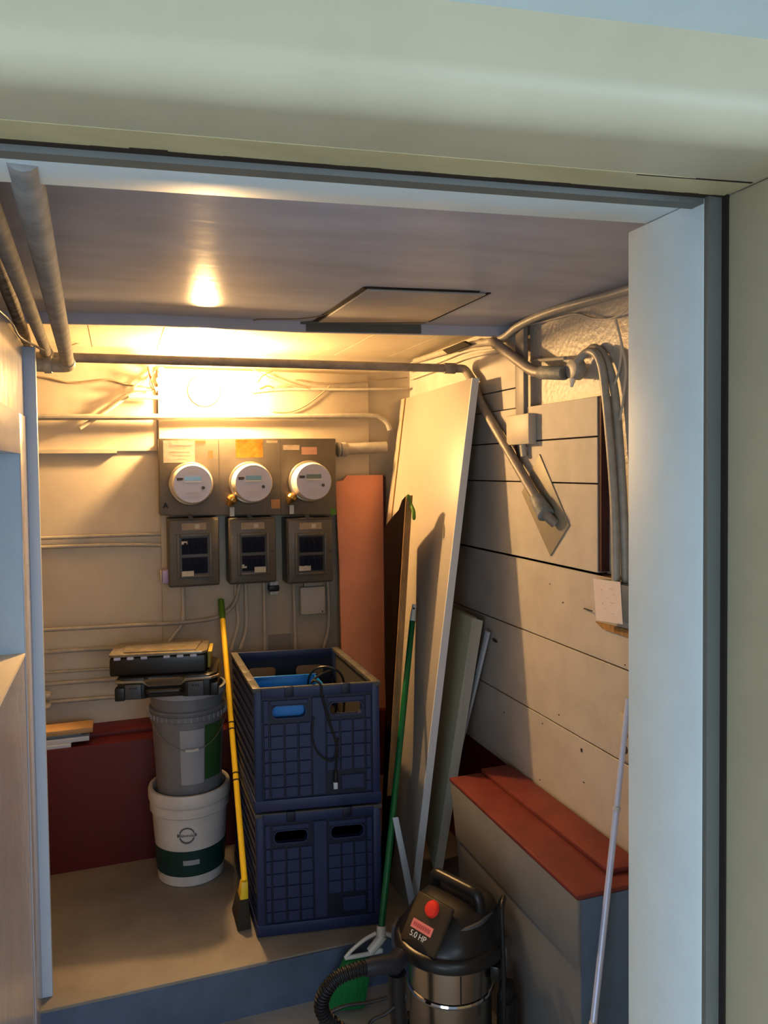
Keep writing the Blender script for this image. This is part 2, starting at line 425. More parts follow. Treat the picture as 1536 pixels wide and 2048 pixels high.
# cream lintel beam with a rounded lower edge
bm_ = MB(); prof = [(0, 0)]
for k in range(9):
    a = -PI/2-k*(PI/2)/8
    prof.append((('c'), (math.cos(a), math.sin(a))))
R_ = .045
secs = []
nx = 24
for i in range(nx+1):
    x = -1.4+i*(2.6)/nx
    yb, yc = Yb(x)-.002, Yc(x)
    ring = [(x, yb, 2.13), (x, yb, 2.0)]
    for k in range(9):
        a = -PI/2-k*(PI/2)/8
        ring.append((x, yc+R_+R_*math.cos(a), 2.0+R_+R_*math.sin(a)))
    ring.append((x, yc, 2.13)); secs.append(ring)
n_ = len(secs[0]); vs = [v for r in secs for v in r]; fs = []
for i in range(nx):
    for k in range(n_):
        k2 = (k+1) % n_; fs.append((i*n_+k, i*n_+k2, (i+1)*n_+k2, (i+1)*n_+k))
fs += [tuple(range(n_)), tuple(range(nx*n_, (nx+1)*n_))[::-1]]
bm_.add(vs, fs); struct(bm_.build('trim_15', 'cream', smooth=True, angle=50))
ys = MB().prism([(-1.2, Yb(-1.2)-.050, 1.9994), (.757, Yb(.757)-.050, 1.9994), (.757, Yb(.757)-.003, 1.9994), (-1.2, Yb(-1.2)-.003, 1.9994)], (0, 0, .002))
struct(ys.build('trim_18', 'cream_yellow'))
# cream outer jamb and outer walls / soffit
oj = MB().box(JX+.025, JX+.20, .60, .815, LF, 2.0); struct(oj.build('trim_16', 'cream', bevel=.006))
ow = MB().box(JX+.20, 2.6, .62, .80, LF, 2.1).box(-2.2, -.42, .75, .92, LF, 2.1)
struct(ow.build('wall_outer', 'outer_white'))
oc = MB().prism([(-2.2, -1.6, 2.1), (2.6, -1.6, 2.1), (2.6, Yc(2.6)+.02, 2.1), (-2.2, Yc(-2.2)+.02, 2.1)], (0, 0, .06))
struct(oc.build('ceiling_outer', 'outer_white'))

# ================================================================== CEILING FITTINGS
# access hatch and the crack beside it
h = thing('ceiling_hatch', (.85, 2.35, 2.150), 'pale rectangular ceiling access panel with dark gaps, above the leaning white slab', 'hatch')
q = [(.690, 2.122), (1.045, 2.078), (1.040, 2.520), (.675, 2.632)]
MB().prism([(x, y, 2.157) for x, y in q], (0, 0, .006)).build('panel', 'hatch_paint', h, bevel=.0015)
def gapm(a, b, w, h0=.0005): 
    a, b = Vector((*a, 2.162)), Vector((*b, 2.162)); d = (b-a).normalized(); n = Vector((-d.y, d.x, 0))*w
    return MB().prism([a-n, b-n, b+n, a+n], (0, 0, .0025))
gapm((.68, 2.112), (1.02, 2.070), .007).build('gap', 'dark_gap', h)
gapm((1.055, 2.075), (1.052, 2.545), .006).build('gap', 'dark_gap', h)
gapm((.682, 2.11), (.666, 2.64), .008).build('gap', 'dark_gap', h)
MB().prism([(.665, 2.64, 2.156), (1.04, 2.528, 2.156), (1.04, 2.56, 2.156), (.62, 2.672, 2.156)], (0, 0, .008)).build('gap', 'jamb_grey', h)
crack = MB().tube(spline([at(735, 584, 'Z', 2.163), at(690, 612, 'Z', 2.163), at(640, 632, 'Z', 2.163), at(590, 638, 'Z', 2.163), at(515, 639, 'Z', 2.163), at(485, 650, 'Z', 2.161)], 5), .0022, 6)
tag(crack.build('thin_wire', 'thin_wire'), 'thin dark wire stapled along ceiling from the hatch toward the bulb', 'wire')

def pipe(name, pts, r, m, label, cat='pipe', fil=.04, n=14, group=None, couplings=()):
    mb = MB().tube(fillet(pts, fil) if len(pts) > 2 else pts, r, n)
    if couplings:
        o = thing(name, pts[0], label, cat, group)
        mb.build('tube', m, o, smooth=True)
        for a, b, rr in couplings: MB().tube([a, b], rr, n).build('coupling', m, o, bevel=.002, smooth=True)
        return o
    return tag(mb.build(name, m, smooth=True), label, cat, group)

# two pale pipes along the left under the ceiling
A0, A1 = at(57, 370, 'Z', 2.012), at(136, 726, 'Z', 2.012)
A0 = A0-(A1-A0)*.06
o = thing('pipe', A0, 'pale round pipe running under ceiling at left, ending in an elbow near the back', 'pipe')
MB().tube([A0, A1], .0205, 16).build('tube', 'pipe_side', o, smooth=True)
E1 = A1+Vector((-.15, .02, -.005))
MB().tube(fillet([A1-Vector((0, .06, 0)), A1+Vector((0, .02, -.006)), E1], .03), .0245, 14).build('elbow', 'pipe_paint', o, smooth=True)
MB().tube([A1+Vector((-.05, .016, -.006)), A1+Vector((-.075, .018, -.006))], .029, 14).build('coupling', 'pipe_paint', o, smooth=True, bevel=.002)
B0, B1 = at(6, 480, 'Z', 2.055), at(95, 708, 'Z', 2.055)
B0 = B0-(B1-B0)*.3
pipe('pipe', [B0, B1], .0165, 'pipe_side', 'second pale pipe under ceiling at left, nearer the partition', couplings=[(B1-Vector((0, .06, 0)), B1, .021)])
pipe('pipe', [at(8, 560, 'Z', 2.09)-(at(57, 692, 'Z', 2.09)-at(8, 560, 'Z', 2.09))*.8, at(57, 692, 'Z', 2.09)], .017, 'brown_pipe', 'brown flaking pipe above the left partition, peeling paint')
pipe('pipe', [(-.35, 1.03, 2.095), (-.35, 2.9, 2.085)], .026, 'dark_gap', 'black pipe in the gap above left partition', couplings=[])
wt = [(LX-.004, 1.2, 2.041), (LX+.002, 1.7, 2.043), (LX-.004, 2.0, 2.040), (LX+.006, 2.25, 2.044), (LX+.004, 2.45, 2.038), (LX+.03, 2.58, 2.034), (LX+.05, 2.66, 2.03)]
tag(MB().tube(spline(wt, 6), .0035, 8).build('cable', 'pipe_paint', smooth=True), 'white wavy wire lying on top edge of left partition', 'wire')

# long horizontal grey pipe and its diagonal run down the right wall
h0 = Vector((-.60, 2.985, 2.053)); h1 = at(910, 737, 'Y', 2.90); D0 = at(958, 800, 'X', 1.350); D1 = at(1092, 1030, 'X', 1.342)
o = thing('pipe', h0, 'long dark grey pipe crossing back of room, bending diagonally down right wall', 'pipe')
MB().tube(fillet([h0, h1, (1.352, 2.885, 2.05), D0+Vector((0, .04, .07)), D0, D1, D1+Vector((.026, -.018, -.03))], .04), .0170, 16).build('tube', 'pipe_dark', o, smooth=True)
MB().tube([D1+(D0-D1)*.13, D1], [.024, .030], 16).build('collar', 'collar_grey', o, smooth=True, bevel=.003)
MB().tube([h1-Vector((.05, 0, 0)), h1+Vector((.0, 0, 0))], .022, 16).build('coupling', 'pipe_dark', o, smooth=True, bevel=.002)
pts = [at(u, v, 'X', 1.3735) for (u, v) in ((1078, 908), (1138, 1050), (1100, 1112), (1043, 985))]
tag(MB().prism(pts, (.0045, 0, 0)).build('escutcheon_plate', 'plate_tan', bevel=.001), 'tan diamond shaped plate around pipe end on right wall', 'plate')

# raceway and junction box on the right wall
rw = MB().box(1.366, 1.386, 2.425, 2.485, 1.83, 2.163)
tag(rw.build('cable_raceway', 'raceway', bevel=.003), 'flat grey vertical raceway on right wall above small beige box', 'raceway')
c0, c1 = at(1012, 832, 'X', 1.345), at(1057, 888, 'X', 1.345)
jbx = thing('junction_box', (1.36, (c0.y+c1.y)/2, c1.z), 'square beige junction box on right wall under the raceway', 'electrical box')
MB().box(1.345, 1.378, c1.y, c0.y, c1.z, c0.z).build('cover', 'box_grey', jbx, bevel=.004)
MB().tube([(1.362, (c0.y+c1.y)/2-.01, c1.z), (1.364, (c0.y+c1.y)/2-.016, c1.z-.042)], .012, 10).build('connector', 'box_grey', jbx, smooth=True)
MB().tube(spline([(1.366, c0.y-.03, c1.z), (1.372, c0.y-.05, c1.z-.06), (1.372, c0.y-.075, c1.z-.12)], 6), .0045, 8).build('wire', 'red_brown', jbx, smooth=True)

# ceiling-edge conduit on the right
rp = [at(1262, 577, 'X', 1.36), at(1110, 620, 'X', 1.355), at(1040, 650, 'X', 1.355), at(1000, 678, 'X', 1.355), at(930, 692, 'X', 1.36), at(830, 722, 'X', 1.375)]
rp.insert(0, rp[0]+Vector((0, -.5, .0)))
tag(MB().tube(spline(rp, 8), .0135, 12).build('conduit', 'pipe_paint', smooth=True), 'pale conduit along ceiling edge of right wall, running to back corner', 'conduit')
for i, (dx, dz, lab) in enumerate(((.006, -.024, 'upper thin cable under the ceiling conduit in the back right corner'), (.012, -.052, 'lower thin cable under the ceiling conduit in the back right corner'))):
    pp = [(1.372+dx*.3, 2.62, 2.115+dz*.6), (1.372, 2.9, 2.150+dz), (1.374, 3.2, 2.150+dz*1.2), (1.375, 3.55, 2.150+dz*1.3)]
    tag(MB().tube(spline(pp, 6), .007, 8).build('cable', 'cable', smooth=True), lab, 'cable')
# brown broken trim piece in that corner
ts = [at(885, 700, 'X', 1.32), at(925, 683, 'X', 1.32), at(940, 690, 'X', 1.32), at(895, 708, 'X', 1.32)]
tr = MB().hexa(ts+[p+Vector((.014, 0, .003)) for p in ts])
tag(tr.build('pipe_strap', 'dark_gap'), 'small dark broken bracket in back right ceiling corner', 'bracket')

# round box with its thick feed pipe and the two pipes dropping from it
cb_ = at(1140, 738, 'X', 1.345)
o = thing('round_box', cb_, 'round grey conduit box on right wall feeding two descending pipes', 'electrical box')
MB().lathe([(.010, 0), (.030, .003), (.034, .012), (.034, .036)], 24, cb_, (1, 0, 0)).build('body', 'pipe_paint', o, smooth=True, bevel=.001)
fp = [at(985, 683, 'X', 1.340), at(1068, 745, 'X', 1.338), at(1130, 746, 'X', 1.345)]
MB().tube(fillet(fp, .05), .0185, 14).build('feed_pipe', 'pipe_dark', o, smooth=True)
MB().tube([fp[2]+(fp[1]-fp[2])*.75, fp[2]], .0225, 14).build('coupling', 'collar_grey', o, smooth=True, bevel=.002)
MB().tube([cb_+Vector((.01, .0, -.03)), cb_+Vector((.005, -.0, -.055))], [.010, .005], 10).build('drip_cap', 'porcelain', o, smooth=True)
MB().tube([at(1065, 722, 'X', 1.37), at(1130, 716, 'X', 1.36)], .006, 8).build('side_wire', 'pipe_paint', o, smooth=True)
for i, (dv, xx, lab, r) in enumerate(((0, 1.366, 'left of the two grey pipes dropping beside the paper covered box', .0125), (24, 1.392, 'right of the two grey pipes dropping beside the doorway jamb', .0125))):
    pts = [at(1152+dv*.9, 724-dv*.75, 'X', xx-.02+dv*.0008), at(1178+dv*.5, 703-dv*.3, 'X', xx), at(1200+dv*.55, 722, 'X', xx), at(1212+dv*.8, 800, 'X', xx), at(1228+dv*.75, 1000, 'X', xx), at(1232+dv*.8, 1165, 'X', xx)]
    tag(MB().tube(spline(pts, 8), r, 12).build('conduit', 'pipe_paint', smooth=True), lab, 'conduit', )
for i, (lst, lab) in enumerate((([(1045, 652), (1100, 640), (1150, 628), (1190, 638), (1232, 634), (1275, 600)], 'thin pale wire looping below ceiling conduit beside the doorway jamb'),
                 ([(1230, 640), (1243, 690), (1238, 740), (1225, 780)], 'thin wire hanging left of pair beside the jamb, upper right'),
                 ([(1232, 640), (1244, 690), (1252, 740), (1246, 800), (1240, 840)], 'thin wire hanging right of pair beside the jamb, upper right'))):
    tag(MB().tube(spline([at(u, v, 'X', 1.392 - .003*i) for u, v in lst], 6), .0035, 6).build('thin_wire', 'cable', smooth=True), lab, 'wire')

# switch box with a paper notice
b0, b1 = at(1190, 1156, 'X', 1.35), at(1243, 1248, 'X', 1.35)
sb = thing('switch_box', (1.37, b1.y-.03, b1.z), 'slate grey switch box with pale paper notice, on right wall beside the doorway jamb', 'electrical box')
MB().box(1.355, 1.40, b1.y-.06, b0.y-.012, b1.z+.006, b0.z-.004).build('body', 'slate_box', sb, bevel=.002)
n0, n1, n2, n3 = at(1187, 1157, 'X', 1.3545), at(1241, 1164, 'X', 1.3545), at(1246, 1249, 'X', 1.3545), at(1193, 1240, 'X', 1.3545)
nt_ = MB().prism([n0, n1, n2, n3], (-.0012, 0, 0)).build('paper_notice', 'notice_paper', sb, label='pale paper notice with faint print')
fpm = MB()
for (u, v, w, hh) in ((1203, 1180, 3, 4), (1205, 1207, 2, 5), (1222, 1178, 12, 1.5), (1224, 1206, 11, 1.5), (1225, 1228, 8, 1.5), (1214, 1196, 5, 1), (1209, 1218, 5, 1), (1228, 1190, 6, 1)):
    fpm.obox(at(u, v, 'X', 1.3530), (.0003, 0, 0), (0, w*.0009, 0), (0, 0, hh*.0006))
fpm.build('lettering', 'faint_print', nt_)
rs = MB().box(1.378, 1.388, b0.y-.006, b0.y+.012, b1.z-.012, b0.z-.018)
rs.build('back_plate', 'red_brown', sb)
MB().hexa([at(1190, 1243, 'X', 1.384), at(1265, 1262, 'X', 1.384), at(1265, 1278, 'X', 1.384), at(1205, 1258, 'X', 1.384),
           *(p+Vector((.012, 0, 0)) for p in (at(1190, 1243, 'X', 1.384), at(1265, 1262, 'X', 1.384), at(1265, 1278, 'X', 1.384), at(1205, 1258, 'X', 1.384)))]).build('chipped_edge', 'wood_edge', sb)
nl = MB().tube([at(1168, 1217, 'X', 1.386), at(1184, 1222, 'X', 1.366)], .002, 6)
tag(nl.build('nail', 'mark_dark'), 'bent dark nail sticking out left of the paper notice', 'nail')
ho = at(1247, 1487, 'X', 1.388)
o = thing('outlet_box', ho, 'small scuffed outlet plate on right wall behind top of silver pole', 'electrical box')
MB().box(1.380, 1.392, ho.y-.06, ho.y+.012, ho.z-.045, ho.z+.09).build('plate', 'box_grey', o, bevel=.003)
for dz in (.01, .055): MB().lathe([(.001, 0), (.013, .001), (.013, .004)], 14, (1.378, ho.y-.018, ho.z+dz-.02), (1, 0, 0)).build('socket', 'mark_dark', o)

# ================================================================== BACK WALL
BY = 3.572   # backboard face
bb = MB().box(.178, 1.16, BY, WY-.001, .62, 2.10)
tag(bb.build('plywood_backboard', 'wall_paint', bevel=.002), 'tall painted plywood board on back wall behind the meters', 'board')
# 3 gang meter cabinet
cabY = 3.46
mc = thing('meter_cabinet', (.568, cabY, 1.45), 'long grey steel meter cabinet with stickers holding three round electric meters', 'cabinet')
MB().prism([(.170, cabY, 1.452), (.962, cabY, 1.432), (.962, cabY, 1.786), (.172, cabY, 1.786)], (0, BY-cabY, 0)).build('body', 'meter_box', mc, bevel=.004)
for x in (.425, .700): MB().box(x-.001, x+.001, cabY-.0012, cabY+.01, 1.45, 1.782).build('seam', 'panel_grey', mc)
def sticker(parent, name, u0, v0, u1, v1, m, y=cabY-.0015, th=.0012, label=None):
    a, b = at(u0, v0, 'Y', y), at(u1, v1, 'Y', y)
    return MB().box(min(a.x, b.x), max(a.x, b.x), y, y+th, min(a.z, b.z), max(a.z, b.z)).build(name, m, parent, label=label)
s_ = sticker(mc, 'sticker', 326, 881, 390, 925, 'paper_white', label='crumpled white paper sticker')
for v, w, x0 in ((888, 42, 342), (889.5, 42, 342), (902, 40, 340), (909, 36, 346), (916, 30, 350)): sticker(s_, 'lettering', x0, v, x0+w, v+1.2, 'faint_print', y=cabY-.0021)
sticker(mc, 'sticker', 471, 879, 526, 915, 'foil_yellow', label='crumpled yellow sticker')
sticker(mc, 'sticker', 603, 894, 634, 909, 'pink_label', label='pink sticker')
sticker(mc, 'sticker', 391, 881, 411, 887, 'orange_label', label='orange tape scrap')
sticker(mc, 'sticker', 416, 901, 426, 917, 'orange_label', label='orange tape scrap')
sticker(mc, 'sticker', 542, 999, 560, 1017, 'orange_label', label='small tan sticker')
sticker(mc, 'sticker', 661, 1017, 672, 1030, 'green_paint', label='small yellow green tag')
sticker(mc, 'sticker', 533, 881, 555, 886, 'peel', label='paint peel patch')
sticker(mc, 'sticker', 566, 890, 599, 900, 'peel', label='paint peel patch')
c = at(331, 1012, 'Y', cabY)
text_mb('A', .034, c+Vector((0, -.001, 0)), (1, 0, 0), (0, 0, 1)).build('letter', 'breaker', mc, label='black letter A')
for i, (u, v) in enumerate(((322, 880), (672, 880))):
    pass

# meters
mcs = [at(384, 968, 'Y', 3.40), at(504, 966, 'Y', 3.40), at(623, 963, 'Y', 3.40)]
mlab = ['left of the three round electric meters, above panel with pale purple tag', 'middle of the three round electric meters, brass lock at lower left, below yellow sticker', 'right of the three round electric meters, brass lock, below pink sticker']
def make_meter(c, label, lcd):
    o = thing('electric_meter', (c.x, cabY, c.z), label, 'meter', 'round electric meters')
    MB().lathe([(.088, 0), (.094, .004), (.096, .014), (.092, .022), (.088, .024)], 48, (c.x, cabY-.001, c.z), (0, -1, 0)).build('ring', 'meter_ring', o, smooth=True)
    MB().lathe([(.086, .0), (.087, .06), (.084, .074), (.078, .083), (.078, .084)], 48, (c.x, cabY-.020, c.z), (0, -1, 0)).build('cover', 'meter_cover', o, smooth=True)
    y = cabY-.1045
    f = MB().lathe([(.079, 0), (.079, .0015)], 48, (c.x, y, c.z), (0, -1, 0)).build('face', 'meter_face', o)
    y -= .0016
    MB().box(c.x-.034, c.x+.034, y-.002, y, c.z+.014, c.z+.033).build('display', lcd, f)
    MB().box(c.x-.036, c.x+.036, y-.003, y, c.z+.008, c.z+.012).build('strip', 'porcelain', f)
    pr = MB().box(c.x-.066, c.x-.044, y-.001, y, c.z+.016, c.z+.028).box(c.x-.052, c.x-.040, y-.0011, y, c.z+.019, c.z+.027)
    pr.build('lettering', 'dark_print', f)
    pb = MB()
    for k, (dx, dz, w) in enumerate(((-.03, -.035, .06), (-.026, -.043, .05), (-.034, -.051, .066), (-.018, -.058, .036), (-.020, .045, .04), (-.014, .053, .028))):
        pb.box(c.x+dx, c.x+dx+w, y-.0008, y, c.z+dz, c.z+dz+.0022)
    pb.build('lettering', 'faint_print', f)
    MB().lathe([(.001, 0), (.007, .001), (.007, .003)], 14, (c.x+.042, y, c.z-.016), (0, -1, 0)).build('optical_port', 'dark_print', f)
    return o
meters = [make_meter(mcs[0], mlab[0], 'lcd_blue'), make_meter(mcs[1], mlab[1], 'lcd_blue'), make_meter(mcs[2], mlab[2], 'lcd')]
for o, c in zip(meters[1:], mcs[1:]):
    k = Vector((c.x-.085, cabY-.03, c.z-.072))
    lk = MB().lathe([(.012, -.03), (.020, -.012), (.025, 0), (.021, .014), (.010, .022)], 20, k, (.45, -.2, .75)).build('barrel_lock', 'brass', o, smooth=True)
    MB().box(k.x-.008, k.x+.012, cabY-.016, cabY-.012, k.z-.075, k.z-.035).build('tag', 'tag_grey', o)

# breaker panels
def make_panel(x0, z0, x1, z1, label):
    y = 3.448
    o = thing('breaker_panel', ((x0+x1)/2, y, z0), label, 'breaker panel', 'breaker panels under the meters')
    w = x1-x0
    MB().box(x0, x1, y+.004, BY-.001, z0, z1).build('box', 'panel_grey', o, bevel=.008)
    d = MB().box(x0+.004, x1-.004, y-.010, y+.006, z0+.008, z1-.008).build('door', 'panel_door', o, bevel=.006)
    ox0, ox1, oz0, oz1 = x0+.048, x1-.046, z0+.055, z1-.082
    fr = MB()
    for (a0, a1, b0, b1) in ((ox0-.014, ox0, oz0-.014, oz1+.014), (ox1, ox1+.014, oz0-.014, oz1+.014), (ox0, ox1, oz0-.014, oz0), (ox0, ox1, oz1, oz1+.014)):
        fr.box(a0, a1, y-.018, y-.009, b0, b1)
    fr.build('raised_frame', 'panel_door', o, bevel=.003)
    MB().box(ox0, ox1, y-.0115, y-.009, oz0, oz1).build('recess', 'panel_grey', o)
    nrow = 2; hh = (oz1-oz0-.02)/2
    for r in range(2):
        zb = oz0+.004+r*(hh+.012)
        MB().box(ox0+.006, ox1-.006, y-.013, y-.011, zb, zb+hh).build('breaker_recess', 'breaker_recess', o)
        n = 4; bw = (ox1-ox0-.016)/n
        for k in range(n):
            xa = ox0+.008+k*bw
            bk = MB().box(xa+.001, xa+bw-.001, y-.018, y-.012, zb+.003, zb+hh-.003).box(xa+bw*.3, xa+bw*.7, y-.026, y-.017, zb+hh*.35, zb+hh*.72)
            bk.build('breaker', 'breaker', o, bevel=.001)
    sx = (x0+x1)/2
    l_ = MB().box(sx-.052, sx+.052, y-.012, y-.0098, z1-.052, z1-.022).build('label_strip', 'tan_label', o)
    MB().box(sx+.004, sx+.024, y-.0128, y-.012, z1-.046, z1-.028).build('number_patch', 'paper_white', l_)
    hs = MB().prism([(sx-.03, y-.004, z1+.016), (sx-.012, y-.004, z1+.016), (sx+.004, y-.014, z1-.008), (sx-.014, y-.014, z1-.008)], (0, -.004, 0))
    hs.build('hasp', 'latch_grey', o, bevel=.001)
    MB().box(x1-.030, x1-.008, y-.014, y-.009, (z0+z1)/2-.006, (z0+z1)/2-.001).build('latch', 'latch_grey', o)
    return o
pA = make_panel(.201, 1.136, .419, 1.438, 'left of three grey breaker panels, pale purple tag at its lower left corner')
pB = make_panel(.461, 1.134, .672, 1.432, 'middle of three grey breaker panels, under the middle meter')
pC = make_panel(.722, 1.120, .939, 1.422, 'right of three grey breaker panels, beside the salmon board')
def pstk(p, u0, v0, u1, v1): sticker(p, 'sticker', u0, v0, u1, v1, 'paper_white', y=3.428, th=.0012, label='small white sticker')
pstk(pA, 363, 1083, 375, 1089); pstk(pA, 364, 1143, 388, 1152)
pstk(pB, 484, 1129, 494, 1136); pstk(pB, 509, 1134, 532, 1144); pstk(pC, 598, 1132, 622, 1141)
a = at(333, 1153, 'Y', 3.50)
o = thing('purple_tag_box', (a.x, 3.50, a.z-.03), 'small pale purple and white device at left breaker panel lower corner', 'device')
MB().box(a.x-.018, a.x+.010, 3.49, BY-.001, a.z-.030, a.z+.028).build('body', 'purple', o, bevel=.004)
MB().box(a.x-.026, a.x-.0185, 3.50, BY-.001, a.z-.026, a.z+.022).build('side_cap', 'paper_white', o, bevel=.003)
a = at(548, 1176, 'Y', 3.53)
o = thing('photo_sensor', (a.x, 3.53, a.z-.03), 'small black device with bright ends between two cables below middle panel', 'device')
MB().box(a.x-.024, a.x+.024, 3.52, BY-.001, a.z-.014, a.z+.012).build('body', 'black_cord', o, bevel=.004)
MB().box(a.x-.020, a.x+.018, 3.518, BY-.001, a.z+.013, a.z+.034).build('end_cap', 'bluish_white', o, bevel=.003)
MB().box(a.x-.020, a.x+.018, 3.522, BY-.001, a.z-.032, a.z-.015).build('end_cap', 'tag_grey', o, bevel=.003)
a, b = at(601, 1175, 'Y', 3.53), at(651, 1227, 'Y', 3.53)
o = thing('cover_box', ((a.x+b.x)/2, 3.53, b.z), 'square pale grey cover box below right breaker panel', 'electrical box')
MB().box(a.x, b.x, 3.528, BY-.001, b.z, a.z).build('lid', 'box_white', o, bevel=.007)
MB().lathe([(.001, 0), (.004, .001), (.004, .003)], 10, (b.x-.016, 3.5275, b.z+.012), (0, -1, 0)).build('screw', 'dark_print', o)
MB().box(a.x+.02, b.x-.01, 3.54, BY-.001, a.z+.001, a.z+.026).build('top_flange', 'box_grey', o, bevel=.003)
a, b = at(537, 1270, 'Y', BY), at(582, 1297, 'Y', BY)
tag(MB().box(a.x, b.x, BY-.004, BY-.0005, b.z-.04, a.z).build('patch_plate', 'raceway'), 'dark grey metal patch on backboard just above the crate', 'plate')

# conduits on the back wall
def wallrun(px, y=3.585, r=.0105, m='pipe_paint', name='conduit', label='', n=6, cat='conduit', grp=None):
    pts = [at(u, v, 'Y', y) for u, v in px]
    if px[0][0] < 95: pts[0] = pts[0]-Vector((.35, 0, 0))
    return tag(MB().tube(spline(pts, n), r, 10).build(name, m, smooth=True), label, cat, grp)
wallrun([(85, 836), (250, 834), (420, 833), (600, 833), (735, 832), (762, 836), (774, 845), (780, 860)], y=3.545, r=.0135, label='pale conduit crossing back wall just below the lit bulb')
wallrun([(88, 1077), (200, 1072), (338, 1068)], y=3.585, r=.008, label='upper pale conduit entering left breaker panel from the left')
wallrun([(88, 1096), (180, 1091), (336, 1090)], y=3.582, r=.0085, label='lower pale conduit entering left breaker panel from the left')
wallrun([(90, 1257), (240, 1252), (340, 1247), (410, 1240), (445, 1230), (470, 1205), (480, 1165)], y=3.534, r=.0088, label='pale cable running along back wall then curving up to middle panel')
wallrun([(90, 1303), (160, 1300), (250, 1296)], y=3.585, r=.009, label='pale conduit on back wall level with the clear lidded organizer')
wallrun([(92, 1340), (250, 1336)], y=3.589, r=.006, label='thin pale conduit behind the organizer, second of the low runs')
wallrun([(92, 1365), (250, 1357)], y=3.585, r=.009, label='pale conduit behind black tool case, third of the low runs')
wallrun([(94, 1401), (180, 1398), (260, 1392)], y=3.585, r=.009, label='lowest pale conduit on back wall just above wood offcuts')
for px, lab in (([(366, 1165), (366, 1240), (352, 1265), (338, 1284)], 'cable dropping from left panel and curving left'),
                ([(470, 1160), (474, 1210), (476, 1250), (462, 1300)], 'left cable of the pair dropping from middle panel behind yellow broom handle'),
                ([(491, 1160), (493, 1230), (491, 1265), (480, 1298)], 'right cable of the pair dropping from middle panel'),
                ([(528, 1160), (529, 1220), (530, 1300)], 'straight cable dropping from middle panel beside black device'),
                ([(587, 1155), (589, 1220), (591, 1300)], 'straight cable dropping left of the square cover box'),
                ([(655, 1158), (658, 1225), (656, 1262), (648, 1295)], 'cable dropping right of the square cover box')):
    wallrun(px, y=3.556, r=.0085, m='cable', name='cable', label=lab, cat='cable')
# big entry conduit right of the cabinet
pa, pb_ = at(674, 899, 'Y', 3.535), at(772, 894, 'Y', 3.53)
o = thing('service_conduit', pa, 'thick pale conduit leaving right end of meter cabinet', 'conduit')
MB().tube([pa, pb_], .027, 20).build('tube', 'pipe_paint', o, smooth=True)
MB().tube([pa+Vector((.001, 0, 0)), pa+Vector((.012, 0, 0))], .036, 20).build('lock_nut', 'pipe_paint', o, bevel=.003)
MB().tube([pa+Vector((.018, 0, 0)), pa+Vector((.045, 0, 0))], .034, 20).build('hub', 'pipe_paint', o, bevel=.003)

# lamp : holder + bulb
L = Vector((.378, 3.455, 2.005))
o = thing('lampholder', (L.x, BY, L.z), 'white porcelain lampholder on backboard behind the glowing bulb', 'lampholder')
MB().lathe([(.070, .0), (.070, .012), (.046, .030), (.026, .040), (.024, .052)], 32, (L.x, BY-.001, L.z), (0, -1, 0)).build('base', 'porcelain', o, smooth=True)
bu = thing('light_bulb', L, 'glowing round light bulb on back wall above the meters', 'bulb')
MB().lathe([(.001, .036), (.010, .035), (.019, .031), (.028, .023), (.033, .012), (.034, .0), (.031, -.012), (.025, -.022)], 32, L, (0, -1, 0)).build('globe', 'bulb_glass', bu, smooth=True)
MB().lathe([(.026, -.020), (.026, -.024), (.023, -.034), (.018, -.048)], 32, L, (0, -1, 0)).build('housing', 'porcelain', bu, smooth=True)
MB().lathe([(.0155, -.049), (.0155, -.063)], 20, L, (0, -1, 0)).build('screw_cap', 'brass', bu, smooth=True)

# knot of cables left of the bulb
def fw_(px, y, r, m, label, name='cable', cat='cable'):
    return tag(MB().tube(spline([at(u, v, 'Y', y) for u, v in px], 6), r, 8).build(name, m, smooth=True), label, cat)
fw_([(160, 856), (205, 828), (260, 790), (292, 783)], 3.555, .0085, 'cable', 'pale cable slanting up to the wire cluster left of the bulb')
fw_([(180, 838), (240, 795), (285, 760), (310, 742)], 3.57, .005, 'cable', 'thinner upper cable slanting parallel into the wire cluster')
fw_([(268, 778), (300, 778), (326, 777)], 3.54, .0095, 'cable', 'upper stub of cable in white sleeve left of the bulb')
fw_([(258, 795), (290, 794), (324, 796)], 3.54, .0095, 'cable', 'lower stub of cable in white sleeve left of the bulb')
fw_([(70, 753), (100, 757), (140, 766), (180, 764), (215, 760), (250, 768), (290, 775)], 3.582, .004, 'thin_wire', 'wavy thin brown wire on back wall left of the bulb', 'thin_wire', 'wire')
fw_([(130, 695), (180, 680), (240, 673), (300, 663), (330, 660), (420, 655)], 3.50, .003, 'thin_wire', 'thin dark wire under back ceiling at left', 'thin_wire', 'wire')
fw_([(296, 733), (300, 752), (306, 770), (312, 785)], 3.53, .004, 'rust_wire', 'rust coloured wire twisted in the cluster left of the bulb', 'thin_wire', 'wire')
fw_([(312, 732), (306, 748), (300, 766), (306, 778)], 3.525, .003, 'rust_wire', 'second rust coloured wire crossing in the cluster', 'thin_wire', 'wire')
for (u, v, lab) in ((322, 742, 'upper white porcelain knob left of the bulb'), (318, 762, 'lower white porcelain knob left of the bulb')):
    c = at(u, v, 'Y', 3.55)
    tag(MB().lathe([(.012, 0), (.016, .008), (.010, .016), (.016, .024), (.013, .032)], 18, c, (0, -1, 0)).build('porcelain_knob', 'porcelain', smooth=True), lab, 'insulator')
